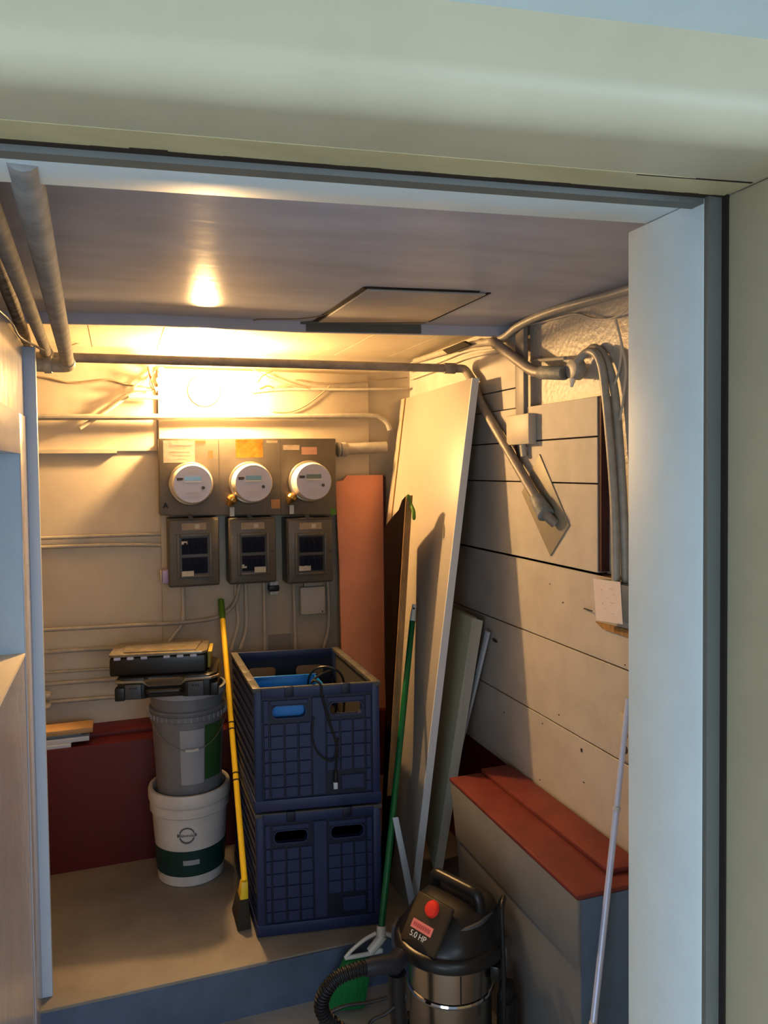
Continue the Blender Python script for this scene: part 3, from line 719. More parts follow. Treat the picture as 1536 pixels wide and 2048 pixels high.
# right of the bulb
fw_([(500, 785), (545, 780), (600, 778), (700, 779), (815, 777)], 3.562, .006, 'cable', 'thin conduit running right from the bulb along the back wall', 'conduit', 'conduit')
fw_([(505, 738), (540, 755), (580, 770), (620, 778)], 3.558, .003, 'thin_wire', 'thin wire arching down at right of the bulb', 'thin_wire', 'wire')
fw_([(660, 772), (640, 790), (610, 812), (580, 824), (545, 824)], 3.563, .003, 'thin_wire', 'thin wire sagging right of the bulb below the conduit', 'thin_wire', 'wire')
fw_([(590, 760), (640, 767), (720, 763), (815, 755)], 3.566, .0028, 'thin_wire', 'long thin wire above the conduit right of the bulb', 'thin_wire', 'wire')
fw_([(515, 765), (525, 752), (545, 742)], 3.54, .0025, 'rust_wire', 'short twisted wire end right of the bulb', 'thin_wire', 'wire')
fw_([(520, 778), (535, 772), (548, 776)], 3.54, .004, 'rust_wire', 'short red wire joint right of the bulb', 'thin_wire', 'wire')

# offcuts on the back ledge
def off(u0, v0, u1, v1, y, d, m, label):
    a, b = at(u0, v0, 'Y', y), at(u1, v1, 'Y', y)
    return tag(MB().box(a.x-.12, b.x, y, y+d, b.z, a.z).build('board_offcut', m, bevel=.001), label, 'board')
a = at(150, 1462, 'Y', 3.40); z = .5155
def ob(x0, x1, y0, y1, z0, z1, m, lab, rot=0): return tag(MB().box(x0, x1, y0, y1, z0, z1).build('board_offcut', m, bevel=.001), lab, 'board')
ob(-.50, -.205, 3.375, 3.455, .5155, .533, 'offcut_white', 'lowest pale board offcut in the small stack on back ledge')
ob(-.50, -.135, 3.380, 3.455, .5335, .553, 'offcut_white', 'whitish board offcut, middle of the small stack on back ledge')
ob(-.50, -.165, 3.385, 3.475, .5535, .567, 'slate_box', 'dark blue grey offcut just below the tan board on back ledge')
ob(-.50, -.120, 3.378, 3.480, .5675, .588, 'offcut_wood', 'tan wooden board offcut topmost of the small stack on back ledge')
for (u, v, lab) in ((97, 1389, 'upper small white clip on low conduits beside left partition strip'), (97, 1411, 'lower small white clip on low conduits beside left partition strip')):
    c = at(u-4, v, 'Y', 3.565)
    tag(MB().lathe([(.004, -.012), (.020, -.008), (.024, 0), (.018, .010), (.003, .013)], 9, c, (.2, -.3, 1)).build('cable_clip', 'paper_white', bevel=.002), lab, 'clip')

# ================================================================== THINGS ON THE FLOOR
def atp(u, v, p0, n):
    d = _r2*((u-768)/FPX) + _d2*((v-CY)/FPX) + _f
    p0, n = Vector(p0), Vector(n)
    return EYE + d*((p0-EYE).dot(n)/d.dot(n))
def wrap(mb, c, r, a0):
    return mb.map(lambda v: (c[0]+(r+v.y)*math.cos(a0+v.x/r), c[1]+(r+v.y)*math.sin(a0+v.x/r), c[2]+v.z))
def patch(c, ra, rb, z0, z1, a0, a1, th=.0012, n=14):
    """curved label on a tapering round body"""
    vs = []; fs = []
    for i in range(n+1):
        a = math.radians(a0+(a1-a0)*i/n)
        for (r, z) in ((ra, z0), (rb, z1), (rb+th, z1), (ra+th, z0)):
            vs.append((c[0]+r*math.cos(a), c[1]+r*math.sin(a), c[2]+z))
    for i in range(n):
        for k in range(4):
            k2 = (k+1) % 4; fs.append((i*4+k, i*4+k2, i*4+4+k2, i*4+4+k))
    fs += [(0, 1, 2, 3), (n*4+3, n*4+2, n*4+1, n*4)]
    return MB().add(vs, fs)

# ---- folding crates
CW, CD, CH = .4437, .565, .440
CO = Vector((.430, 2.655, 0))
def cmap(z0): return lambda v: (CO.x+v.x*.9872+v.y*.004, CO.y-v.x*.158+v.y, z0+v.z)
def make_crate(z0, label):
    o = thing('folding_crate', (CO.x, CO.y, z0), label, 'crate', 'stacked blue folding crates')
    def B(mb, name, m, par=o, **k): return mb.map(cmap(z0)).build(name, m, par, **k)
    slots = [(.122, .352, .115, .042), (.322, .352, .115, .042)]
    for nm, y, sgn in (('front_panel', .0, 1), ('back_panel', CD, -1)):
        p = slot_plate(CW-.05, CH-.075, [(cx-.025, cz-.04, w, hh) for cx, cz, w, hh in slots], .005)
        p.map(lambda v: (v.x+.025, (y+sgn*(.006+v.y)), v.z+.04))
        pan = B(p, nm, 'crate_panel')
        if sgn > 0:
            ce = MB()
            cols = [.030, .053, .104, .152, .200, .250, .300, .346, .391, .4137]
            rows = [.047, .085, .130, .176, .222, .268, .312]
            for i in range(len(cols)-1):
                for j in range(len(rows)-1):
                    if i == 4: continue
                    if i >= 5 and i <= 7 and j <= 1 : continue
                    ce.box(cols[i]+.0032, cols[i+1]-.0032, .0010, .0065, rows[j]+.0018, rows[j+1]-.0014)
            for i in (0, 8): ce.box(cols[i]+.0022, cols[i+1]-.0022, .0015, .0065, .314, .395)
            ce.box(.202, .248, .0005, .0065, .05, .398)
            ce.box(.304, .385, .0008, .0065, .062, .112)       # blank label field
            for cx, cz, w, hh in slots:
                ce.box(cx-w/2-.008, cx+w/2+.008, .002, .0065, cz+hh/2+.004, cz+hh/2+.02)
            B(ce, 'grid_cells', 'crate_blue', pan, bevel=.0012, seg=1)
            for cx, cz, w, hh in slots:
                fi = MB()
                r = hh/2*.8
                ring = []
                for (sxx, szz, a0) in ((1, 1, 0), (-1, 1, 90), (-1, -1, 180), (1, -1, 270)):
                    for k in range(7):
                        a = math.radians(a0+k*15); ring.append((cx+sxx*(w/2-r), cz+szz*(hh/2-r), math.cos(a), math.sin(a)))
                n = len(ring); vs = []
                for (rx, rz, ca, sa) in ring:
                    for (rr, yy) in ((r, .001), (r+.004, .001), (r+.004, .022), (r, .022)): vs.append((rx+rr*ca, yy, rz+rr*sa))
                fs = []
                for i in range(n):
                    i2 = (i+1) % n
                    for k in range(4): fs.append((i*4+k, i*4+(k+1) % 4, i2*4+(k+1) % 4, i2*4+k))
                fi.add(vs, fs)
                B(fi, 'handle_lip', 'crate_blue', pan, smooth=True)
    for nm, x, s in (('side_panel', 0, 1), ('side_panel', CW, -1)):
        m_ = MB().box(min(x+s*.006, x+s*.012), max(x+s*.006, x+s*.012), .02, CD-.02, .03, CH-.012)
        for j in range(9):
            zz = .055+j*.041; m_.box(min(x, x+s*.0065), max(x, x+s*.0065), .025, CD-.025, zz, zz+.022)
        B(m_, nm, 'crate_blue', bevel=.001, seg=1)
        il = MB().box(min(x+s*.0125, x+s*.016), max(x+s*.0125, x+s*.016), .02, CD-.02, .04, CH-.02); B(il, 'lit_side', 'crate_lit')  # inner wall sheet coloured as lit by the bulb
    for x in (0, CW-.028):
        for y in (0, CD-.028): B(MB().box(x, x+.028, y, y+.028, .0, CH-.004), 'corner_post', 'crate_blue', bevel=.005)
    for (a, b, c_, d_) in ((.026, CW-.026, -.002, .012), (.026, CW-.026, CD-.012, CD+.002)):
        B(MB().box(a, b, c_, d_, CH-.036, CH), 'top_rail', 'crate_blue', bevel=.002)
    for s in (0, 1):
        sr = MB()
        for j in range(5):
            y0 = -.002+j*(CD+.004)/5; x0 = -.004 if s == 0 else CW-.024
            bow = [0, .0, 0, 0, 0][j]
            sr.box(x0-bow, x0+.028-bow, y0+.0012, y0+(CD+.004)/5-.0012, CH-.014, CH+.001)
        B(sr, 'side_rail', 'crate_lit', bevel=.0015)
    fr = MB().box(.010, CW-.010, -.003, .010, CH-.0035, CH+.0012)
    B(fr, 'rail_edge', 'crate_lit')
    for cx in (.122, .322): B(MB().box(cx-.016, cx+.016, -.005, .012, CH-.034, CH+.002), 'clip', 'crate_panel', bevel=.002)
    bs = MB().box(-.003, CW+.003, -.003, CD+.003, .003, .044).box(.03, CW-.03, .03, CD-.03, .0, .01)
    B(bs, 'base_tray', 'crate_blue', bevel=.004)
    return o
cr = make_crate(0, 'lower navy blue folding crate standing on the floor')
z2 = .4445
cr2 = dup(cr, (CO.x, CO.y, z2), 'upper navy blue folding crate with bright blue bin and cord inside')
# contents of the upper crate
def U(x, y, z): return Vector(cmap(z2)(Vector((x, y, z))))
bbx = MB()
for (x0, x1, y0, y1) in ((.030, .262, .030, .034), (.030, .262, .20, .204), (.030, .034, .034, .2), (.258, .262, .034, .2)): bbx.box(x0, x1, y0, y1, .05, .425)
bbx.box(.034, .258, .034, .2, .05, .30)
bbx.box(.026, .266, .026, .034, .41, .428).box(.026, .266, .2, .208, .41, .428)
tag(bbx.map(cmap(z2)).build('plastic_bin', 'bright_blue', bevel=.002), 'bright blue plastic bin showing inside upper crate through its left handle hole', 'bin')
dkb = MB().box(.04, .40, .25, .53, .046, .22).map(cmap(z2))
tag(dkb.build('storage_box', 'case_black', bevel=.006), 'black box lying at bottom of upper blue crate, mostly in shadow', 'box')
cd = thing('power_cord', U(.24, -.01, .2), 'black power cord looping over front rim of upper crate, hanging down with plug', 'cord')
MB().tube(spline([U(.33, .20, .24), U(.325, .13, .36), U(.30, .10, .455), U(.272, .06, .470), U(.232, .045, .458), U(.205, .02, .445), U(.214, .004, .456), U(.232, -.010, .442), U(.236, -.011, .40), U(.262, -.0115, .30), U(.285, -.0115, .22), U(.280, -.0115, .13)], 8), .0042, 8).build('wire', 'black_cord', cd, smooth=True)
MB().tube(spline([U(.36, .18, .24), U(.35, .12, .40), U(.315, .09, .466), U(.262, .10, .478), U(.225, .13, .44), U(.22, .16, .33)], 8), .0042, 8).build('loop', 'black_cord', cd, smooth=True)
MB().tube([U(.280, -.0115, .13), U(.279, -.0118, .095)], [.006, .009], 10).build('plug', 'black_cord', cd, bevel=.001)
MB().box(.270, .284, -.022, -.010, .072, .096).map(cmap(z2)).build('plug_face', 'bluish_white', cd, bevel=.002)
MB().tube(spline([U(.205, -.0095, .33), U(.200, -.0095, .26), U(.22, -.0095, .20), U(.27, -.0095, .17), U(.29, -.0095, .25)], 8), .003, 8).build('slack', 'black_cord', cd, smooth=True)

# ---- buckets
bc = Vector((.251, 3.208, 0))
wbk = thing('bucket', bc, 'white plastic bucket with dark green band and round logo, standing on floor', 'bucket', 'stacked buckets')
MB().lathe([(.126, 0), (.131, .004), (.150, .285), (.150, .372), (.146, .372), (.146, .30), (.128, .02), (.001, .02)], 56, bc).build('body', 'bucket_white', wbk, smooth=True)
MB().lathe([(.150, .278), (.158, .284), (.158, .318), (.152, .322), (.152, .326), (.163, .330), (.164, .360), (.160, .374), (.150, .374)], 56, bc, close=False).build('rim', 'bucket_white', wbk, smooth=True)
zz = lambda z: .131+(.150-.131)*(z-.004)/.281
gb = patch(bc, zz(.044)+.0005, zz(.148)+.0005, .044, .148, -275, 85, n=60).build('green_band', 'bucket_green', wbk, smooth=True)
patch(bc, zz(.092)+.002, zz(.112)+.002, .092, .112, -107, -81).build('white_sticker', 'label_grey', gb)
ring = MB(); N = 40
for i in range(N):
    a = 2*PI*i/N; a2 = 2*PI*(i+1)/N
    if abs(math.sin((a+a2)/2)) < .30: continue
    w0, w1 = .0262, .0308+.002*abs(math.sin(a))
    ring.hexa([(w0*math.cos(a), 0, w0*math.sin(a)), (w1*math.cos(a), 0, w1*math.sin(a)), (w1*math.cos(a2), 0, w1*math.sin(a2)), (w0*math.cos(a2), 0, w0*math.sin(a2)),
               (w0*math.cos(a), .0012, w0*math.sin(a)), (w1*math.cos(a), .0012, w1*math.sin(a)), (w1*math.cos(a2), .0012, w1*math.sin(a2)), (w0*math.cos(a2), .0012, w0*math.sin(a2))])
for (x0, x1, z0, z1) in ((-.038, -.030, -.006, .006), (-.028, -.024, -.004, .005), (-.021, -.017, -.004, .002), (-.014, -.010, -.004, .003), (-.007, -.003, -.004, .002), (0, .004, -.004, .003), (.007, .011, -.004, .002), (.014, .018, -.004, .003), (.021, .025, -.004, .002), (.029, .037, -.006, .006), (-.030, .030, -.0055, -.0045), (-.03, .03, .0048, .0055)):
    ring.box(x0, x1, 0, .0012, z0, z1)
wrap(ring, (bc.x, bc.y, .215), zz(.215)+.0012, math.radians(-100)).build('round_logo', 'logo_dark', wbk)
gz = .295
gc = bc+Vector((.0, 0, gz))
gbk = thing('bucket', gc, 'grey plastic bucket nested in the white one, cases stacked on top', 'bucket', 'stacked buckets')
H_ = .482
MB().lathe([(.122, 0.026), (.126, .030), (.143, .36), (.147, H_), (.142, H_), (.138, .36), (.122, .05), (.001, .05)], 56, gc).build('body', 'bucket_grey', gbk, smooth=True)
cpts = [(.1435, .362), (.152, .366), (.152, .386), (.147, .388), (.147, .392), (.153, .396), (.153, .404), (.147, .408)]
MB().lathe(cpts, 56, gc, close=False).build('collar', 'bucket_grey', gbk, smooth=True)
rb = MB()
for k in range(40):
    a = 2*PI*k/40; u = Vector((math.cos(a), math.sin(a), 0)); w = Vector((-math.sin(a), math.cos(a), 0))
    rb.obox(gc+u*.152+Vector((0, 0, .377)), u*.003, w*.0012, (0, 0, .010))
rb.build('collar_ribs', 'label_grey', gbk)
MB().lathe([(.147, .452), (.153, .456), (.153, H_-.002), (.147, H_)], 56, gc, close=False).build('lid', 'label_grey', gbk, smooth=True)
gr = lambda z: .126+(.143-.126)*(z-.03)/.33
lb = patch(gc, gr(.115)+.001, gr(.335)+.001, .115, .335, -108, -70).build('paper_label', 'label_grey', gbk, smooth=True)
patch(gc, gr(.125)+.001, gr(.345)+.001, .125, .345, -68, -30).build('green_label', 'label_green', gbk, smooth=True)
hp = []
for k in range(17):
    a = math.radians(-165+k*150/16); s = math.sin(PI*k/16)
    hp.append(gc+Vector((.151*math.cos(a)+.004*math.cos(a), .151*math.sin(a)+.004*math.sin(a), .372-.115*s)))
hdl = MB().tube(hp, .0022, 8).build('wire_handle', 'steel_wire', gbk, smooth=True)
MB().tube(hp[7:10], .0065, 10).build('grip', 'bucket_white', hdl, smooth=True)

# ---- cases on the bucket
def frame(o2, ang):
    c, s = math.cos(math.radians(ang)), math.sin(math.radians(ang))
    return lambda v: (o2[0]+v.x*c-v.y*s, o2[1]+v.x*s+v.y*c, o2[2]+v.z)
ctop = gz+H_+.001
Fm = frame((-.022, 3.052, ctop), -9.5)
tc_ = thing('tool_case', Fm(Vector((.18, .1, 0))), 'black tool case with latches and bronze trim, on the grey bucket', 'case')
def TB(mb, nm, m, par=tc_, **k): return mb.map(Fm).build(nm, m, par, **k)
sh = MB().prism([(0.02, 0, 0), (.10, 0, 0), (.115, .012, 0), (.235, .012, 0), (.25, 0, 0), (.345, 0, 0), (.372, .03, 0), (.372, .26, 0), (.345, .285, 0), (.02, .285, 0), (0, .265, 0), (0, .02, 0)], (0, 0, .083))
sh.map(lambda v: (v.x, v.y, v.z+.002)); TB(sh, 'shell', 'case_black', bevel=.006)
TB(MB().prism([(-.004, -.004, .066), (.098, -.004, .066), (.115, .006, .050), (.235, .006, .050), (.252, -.004, .066), (.350, -.004, .066), (.378, .028, .066), (.378, .05, .066), (.345, .02, .066), (.02, .02, .066), (.01, .05, .066), (-.006, .05, .066)], (0, 0, .010)), 'lid_trim', 'case_trim', bevel=.003)
for x in (.062, .292):
    l_ = TB(MB().box(x-.030, x+.030, -.014, .004, .006, .062), 'latch', 'latch_grey', bevel=.004)
    TB(MB().box(x-.014, x-.006, -.0155, -.013, .046, .052).box(x-.002, x+.004, -.0155, -.013, .046, .052).box(x+.008, x+.014, -.0155, -.013, .046, .052), 'latch_mark', 'mark_dark', l_)
TB(MB().tube(fillet([(.112, -.002, .03), (.118, -.016, .034), (.232, -.016, .034), (.238, -.002, .03)], .01), .010, 10), 'handle', 'case_black', smooth=True)
for q_ in ((-.006, .030, -.006, .03, .0, .05), (.34, .376, .004, .04, .0, .05)): TB(MB().box(*q_), 'corner_foot', 'case_black', bevel=.004)
Fo = frame((-.046, 3.083, ctop+.0865), -9.5)
oc_ = thing('organizer_case', Fo(Vector((.18, .1, 0))), 'small parts organizer with clear lid and clear tabs, on top of black tool case', 'case')
def OB(mb, nm, m, par=oc_, **k): return mb.map(Fo).build(nm, m, par, **k)
OB(MB().box(0, .358, 0, .205, 0, .070), 'base', 'case_black', bevel=.008)
ld = OB(MB().prism([(.012, -.003, .072), (.346, -.003, .072), (.362, .013, .072), (.362, .195, .072), (.346, .210, .072), (.012, .210, .072), (-.004, .195, .072), (-.004, .013, .072)], (0, 0, .012)), 'lid', 'case_clear', bevel=.004)
OB(MB().prism([(.05, .02, .084), (.32, .02, .084), (.335, .18, .084), (.035, .18, .084)], (0, 0, .004)), 'lid_panel', 'case_clear', ld, bevel=.002)
for x in (.03, .078, .128, .212, .262, .312): OB(MB().box(x-.013, x+.013, -.006, .004, .062, .074), 'lid_tab', 'meter_face', bevel=.004)
OB(MB().box(.361, .373, .05, .16, .004, .066).box(.364, .380, .03, .17, .066, .074), 'side_latch', 'yellow_strip', bevel=.003)

# ---- yellow broom
y0, y1 = Vector((.400, 2.745, .165)), at(445, 1236, 'Y', 3.49)
yt = at(442, 1200, 'Y', 3.552)
yb = thing('broom', (y0.x, y0.y, 0), 'broom with yellow handle and green grip, leaning behind left side of crates', 'broom')
MB().tube([y0, y1], .0115, 14).build('handle', 'yellow', yb, smooth=True)
MB().tube([y1+(y0-y1)*.006, y1, y1+(yt-y1)*.5, yt], [.0125, .0135, .0145, .0135], 14).build('grip', 'green_grip', yb, smooth=True)
for f_ in (.33, .355, .52, .545): MB().tube([y0+(y1-y0)*f_, y0+(y1-y0)*(f_+.005)], .0119, 14).build('scuff', 'mark_dark', yb)
MB().hexa([(.380, 2.728, .105), (.411, 2.728, .105), (.411, 2.79, .105), (.380, 2.79, .105), (.388, 2.736, .165), (.412, 2.736, .165), (.412, 2.77, .165), (.388, 2.77, .165)]).build('socket', 'yellow', yb, bevel=.004)
MB().hexa([(.368, 2.715, .0), (.418, 2.715, .0), (.418, 2.87, .0), (.368, 2.87, .0), (.378, 2.728, .106), (.411, 2.728, .106), (.411, 2.81, .106), (.378, 2.81, .106)]).build('bristles', 'bristle_dark', yb, bevel=.006)

# ---- boards in the back right corner
def board(name, pts, off, m, label, cat='board', bevel=.0015):
    return tag(MB().prism(pts, off).build(name, m, bevel=bevel), label, cat)
slab = thing('leaning_slab', (1.1, 2.95, 0), 'tall wide white slab leaning on right wall, biggest board of the group', 'board')
S0, S1, S2, S3 = Vector((1.000, 2.652, 0)), Vector((.985, 3.335, 0)), Vector((1.338, 3.530, 1.985)), Vector((1.300, 2.707, 1.990))
sn = (S1-S0).cross(S3-S0)
K0, K1 = atp(781, 1060, S0, sn), atp(776, 1720, S0, sn)
MB().prism([S0+(S1-S0)*.004, Vector((K1.x-.02, K1.y, 0)), K1, K0, S2, S3+(S2-S3)*.004], (.030, 0, 0)).build('face_panel', 'slab_white', slab, bevel=.001)
d_ = (S2-K0).normalized()
MB().prism([K0+Vector((-.004, .004, 0)), K0+Vector((-.004, .058, 0)), S2+Vector((-.004, .052, 0)), S2+Vector((-.004, .004, 0))], (.026, 0, 0)).build('side_strip', 'slab_white', slab, bevel=.001, label='narrow cream strip along the far edge')
MB().prism([K0+Vector((-.006, -.002, 0)), K0+Vector((-.006, .005, 0)), S2+Vector((-.006, .005, 0)), S2+Vector((-.006, -.002, 0))], (.004, 0, 0)).build('joint', 'offcut_wood', slab)
MB().prism([S0+Vector((0, -.004, 0)), S0+Vector((.030, -.004, 0)), S3+Vector((.030, -.004, 0)), S3+Vector((0, -.004, 0))], (0, .0055, 0)).build('daylit_edge', 'slab_edge_daylit', slab, label='front edge with cool daylight in its colour')
sp = [at(684, 957, 'Y', 3.535), at(694, 951, 'Y', 3.535), at(766, 950, 'Y', 3.535), at(764, 1340, 'Y', 3.40), Vector((1.165, 3.345, 0)), Vector((.975, 3.345, 0)), at(672, 1100, 'Y', 3.51)]
sal = thing('salmon_board', (1.07, 3.35, 0), 'narrow salmon pink board standing against back wall right of the breaker panels', 'board')
def leanY(p): return 3.345+.19*p.z/1.61
sp = [Vector((p.x, leanY(p), p.z)) for p in sp]
sp2 = [Vector((.972+.006*(z > 1), leanY(Vector((0, 0, z))), z)) for z in (0, .8, 1.2, 1.585)] + [Vector((sp[0].x+.004, sp[0].y, sp[0].z-.01)), Vector((sp[1].x, sp[1].y, sp[1].z)), Vector((sp[2].x, sp[2].y, sp[2].z)), Vector((1.178, leanY(Vector((0, 0, .7))), .7)), Vector((1.165, 3.345, 0))]
MB().prism(sp2, (0, .018, 0)).build('face_panel', 'salmon', sal, bevel=.001)
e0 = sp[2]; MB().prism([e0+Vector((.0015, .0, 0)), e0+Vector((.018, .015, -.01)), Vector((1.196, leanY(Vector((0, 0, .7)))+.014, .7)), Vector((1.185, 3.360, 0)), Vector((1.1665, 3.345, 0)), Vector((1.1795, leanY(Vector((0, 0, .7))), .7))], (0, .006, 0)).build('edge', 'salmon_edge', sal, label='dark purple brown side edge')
# brown board
bp0, bn = Vector((.917, 2.76, 0)), Vector((1, 0, -.118))
br = thing('brown_board', (.95, 2.9, 0), 'dark brown board with tan front edge and sloping top, leaning on white slab', 'board')
tp = [atp(u, v, bp0, bn) for (u, v) in ((812, 991), (804, 1000), (797, 1020), (788, 1030), (776, 1045), (768, 1056))]
nbp = Vector((.917, 2.76, 0)); fb = Vector((.935, 3.22, 0))
poly = [nbp]+[atp(780, 1500, bp0, bn), atp(797, 1230, bp0, bn), atp(806, 1080, bp0, bn)]+tp+[atp(772, 1400, bp0, bn), atp(775, 1700, bp0, bn)]
MB().prism(poly, (.028, 0, 0)).build('face_panel', 'brown_board', br, bevel=.001)
ed = [nbp, atp(780, 1500, bp0, bn), atp(797, 1230, bp0, bn), atp(806, 1080, bp0, bn), tp[0]]
em = MB()
for a, b in zip(ed[:-1], ed[1:]):
    o1 = Vector((0, -.003, 0))
    em.hexa([a+o1, a+o1+Vector((.028, 0, 0)), a+Vector((.028, .001, 0)), a+Vector((0, .001, 0)), b+o1, b+o1+Vector((.028, 0, 0)), b+Vector((.028, .001, 0)), b+Vector((0, .001, 0))])
em.build('front_edge', 'wood_edge', br, label='bare tan wood front edge')
q0 = tp[0]+Vector((.006, -.006, .004))
MB().tube(spline([q0, atp(820, 1005, bp0+Vector((.02, 0, 0)), bn), atp(827, 1022, bp0+Vector((.026, 0, 0)), bn), atp(828, 1040, bp0+Vector((.028, 0, 0)), bn)], 5), [.004]+[.0075]*14+[.004], 8).build('green_tip', 'green_paint', br, smooth=True, label='small green plastic tip at the top corner')
# pale green board and thin white strip behind it
gT0, gT1 = at(945, 1236, 'X', 1.340), at(966, 1242, 'X', 1.352)
gN = at(881, 1748, 'Z', 0.0); gN = Vector((1.185, 2.80, 0))
gface = [at(868, 1742, 'X', 1.17), at(852, 1650, 'X', 1.19), Vector((1.335, 3.02, 1.05)), gT0]
pg = thing('green_board', (1.2, 2.85, 0), 'pale grey green board right of white slab, behind the red topped ledge', 'board')
F0 = at(868, 1742, 'X', 1.160); F0b = at(884, 1748, 'X', 1.175)
MB().prism([F0, at(846, 1660, 'X', 1.18), Vector((1.325, 3.02, 1.05)), gT0], (.02, .0, 0)).build('face_panel', 'pale_green', pg, bevel=.001)
MB().prism([F0, F0b, gT1, gT0], (.002, .004, 0)).build('edge', 'cream_edge', pg, label='cream front edge')
tw0, tw1 = at(974, 1264, 'X', 1.362), at(893, 1600, 'X', 1.275)
board('white_strip', [tw0+Vector((0, -.012, 0)), tw0+Vector((0, .014, .004)), tw1+Vector((0, .014, 0)), tw1+Vector((0, -.012, 0))], (.010, 0, 0), 'bluish_white', 'thin white strip behind the pale green board, against right wall')
# small white lath at the foot of the slab
l0, l1 = at(826, 1814, 'Z', .004), at(788, 1632, 'X', .90)
ld0 = (l1-l0).normalized()
board('white_lath', [l0+Vector((-.018, -.012, 0)), l0+Vector((.008, -.016, .0)), l1+Vector((.010, -.01, 0)), l1+Vector((-.010, -.008, 0))], (0, -.008, .002), 'bluish_white', 'short thin white lath slanting across foot of the white slab')

# ---- green handled broom
g0, g1 = at(763, 1852, 'Y', 2.445), at(825, 1240, 'X', 1.126)
gt = at(829, 1209, 'X', 1.136)
gbm = thing('broom', (g0.x, g0.y, LF), 'broom with dark green handle, white head frame and green bristles, near the vacuum hose', 'broom')
MB().tube([g0, g1], .0118, 14).build('handle', 'pole_green', gbm, smooth=True)
cp = MB().tube([g1+(g0-g1)*.002, g1+(gt-g1)*.3, gt], [.0125, .0115, .0085], 14)
cpo = cp.build('end_cap', 'white_plastic', gbm, smooth=True)
MB().tube([gt+(g1-gt)*.22+Vector((-.004, -.0085, 0)), gt+(g1-gt)*.22+Vector((-.005, -.0105, 0))], .0042, 10).build('hang_hole', 'mark_dark', cpo)
YB = 2.435
def bar(px, r, sc=(1, 1)):
    return [at(u, v, 'Y', YB) for u, v in px], r
hb = MB()
hb.tube([at(763, 1852, 'Y', YB+.01), at(762, 1872, 'Y', YB)], [.016, .018], 14)
for px, r in (([(752, 1866), (728, 1880), (704, 1900), (690, 1916)], .0062), ([(690, 1916), (730, 1909), (764, 1901)], .0075), ([(766, 1870), (756, 1884), (740, 1903)], [.017, .014, .015]), ([(768, 1866), (784, 1872), (796, 1884)], .0075), ([(764, 1900), (756, 1896), (752, 1890)], .006)):
    pts = spline([at(u, v, 'Y', YB) for u, v in px], 5)
    rr = r if not isinstance(r, list) else [r[0]+(r[-1]-r[0])*i/(len(pts)-1) for i in range(len(pts))]
    hb.tube(pts, rr, 10)
hb.build('head_frame', 'white_plastic', gbm, smooth=True)
q = [at(690, 1921, 'Y', YB), at(742, 1913, 'Y', YB)]
q += [Vector((q[1].x-.03, YB, LF+.001)), Vector((.606, YB, LF+.02))]
MB().prism([(p.x, p.y-.022, p.z) for p in q], (0, .046, 0)).build('bristles', 'bristle_green', gbm, bevel=.008)

# ---- silver telescopic pole
sb0 = Vector((1.005, 1.565, LF)); sb1 = at(1258, 1385, 'X', 1.362)
sd = sb1-sb0
sp_ = thing('telescopic_pole', sb0, 'slim silver telescopic pole leaning from floor to right wall in front of ledge', 'pole')
MB().tube([sb0, sb0+sd*.33], .0102, 14).build('lower_section', 'silver', sp_, smooth=True)
MB().tube([sb0+sd*.33, sb0+sd*.75], .0090, 14).build('middle_section', 'silver', sp_, smooth=True)
MB().tube([sb0+sd*.75, sb0+sd*.985], .0078, 14).build('upper_section', 'silver', sp_, smooth=True)
for f_ in (.33, .75): MB().tube([sb0+sd*(f_-.006), sb0+sd*(f_+.003)], .0110, 14).build('collar', 'tag_grey', sp_, smooth=True, bevel=.001)

# ---- shop vacuum
VC = Vector((.917, 2.090, LF))
vac = thing('shop_vacuum', VC, 'black wet dry vacuum with steel tank, red button and coiled hose, on lower floor', 'vacuum')
def V(x, y, z): return VC+Vector((x, y, z))
tk = MB().lathe([(.108, .075), (.121, .085), (.124, .10), (.124, .276), (.126, .278), (.126, .41)], 56, VC).build('tank', 'steel', vac, smooth=True)
MB().lathe([(.1255, .264), (.130, .266), (.132, .272), (.130, .278), (.1265, .280)], 56, VC, close=False).build('tank_band', 'chrome', tk, smooth=True)
sa = math.radians(-100)
MB().tube([V(.1265*math.cos(sa), .1265*math.sin(sa), z) for z in (.282, .31, .35, .395)], .0022, 6).build('seam', 'vac_dark', tk)
MB().lathe([(.10, .02), (.150, .03), (.156, .05), (.150, .085), (.130, .095), (.10, .09)], 40, VC).build('caddy_base', 'vac_black', vac, smooth=True)
for k in range(4):
    a = math.radians(-60+k*90); c = V(.155*math.cos(a), .155*math.sin(a), .022)
    w_ = MB().box(c.x-.02, c.x+.02, c.y-.02, c.y+.02, c.z+.012, c.z+.07).build('caster', 'vac_black', vac, bevel=.008)
    MB().lathe([(.014, -.01), (.022, -.008), (.022, .008), (.014, .01)], 18, c, (math.sin(a), -math.cos(a), 0)).build('wheel', 'rubber', w_, smooth=True)
MB().lathe([(.128, .384), (.158, .386), (.168, .394), (.169, .410), (.164, .422), (.156, .428), (.14, .430)], 56, VC).build('lid', 'vac_black', vac, smooth=True)
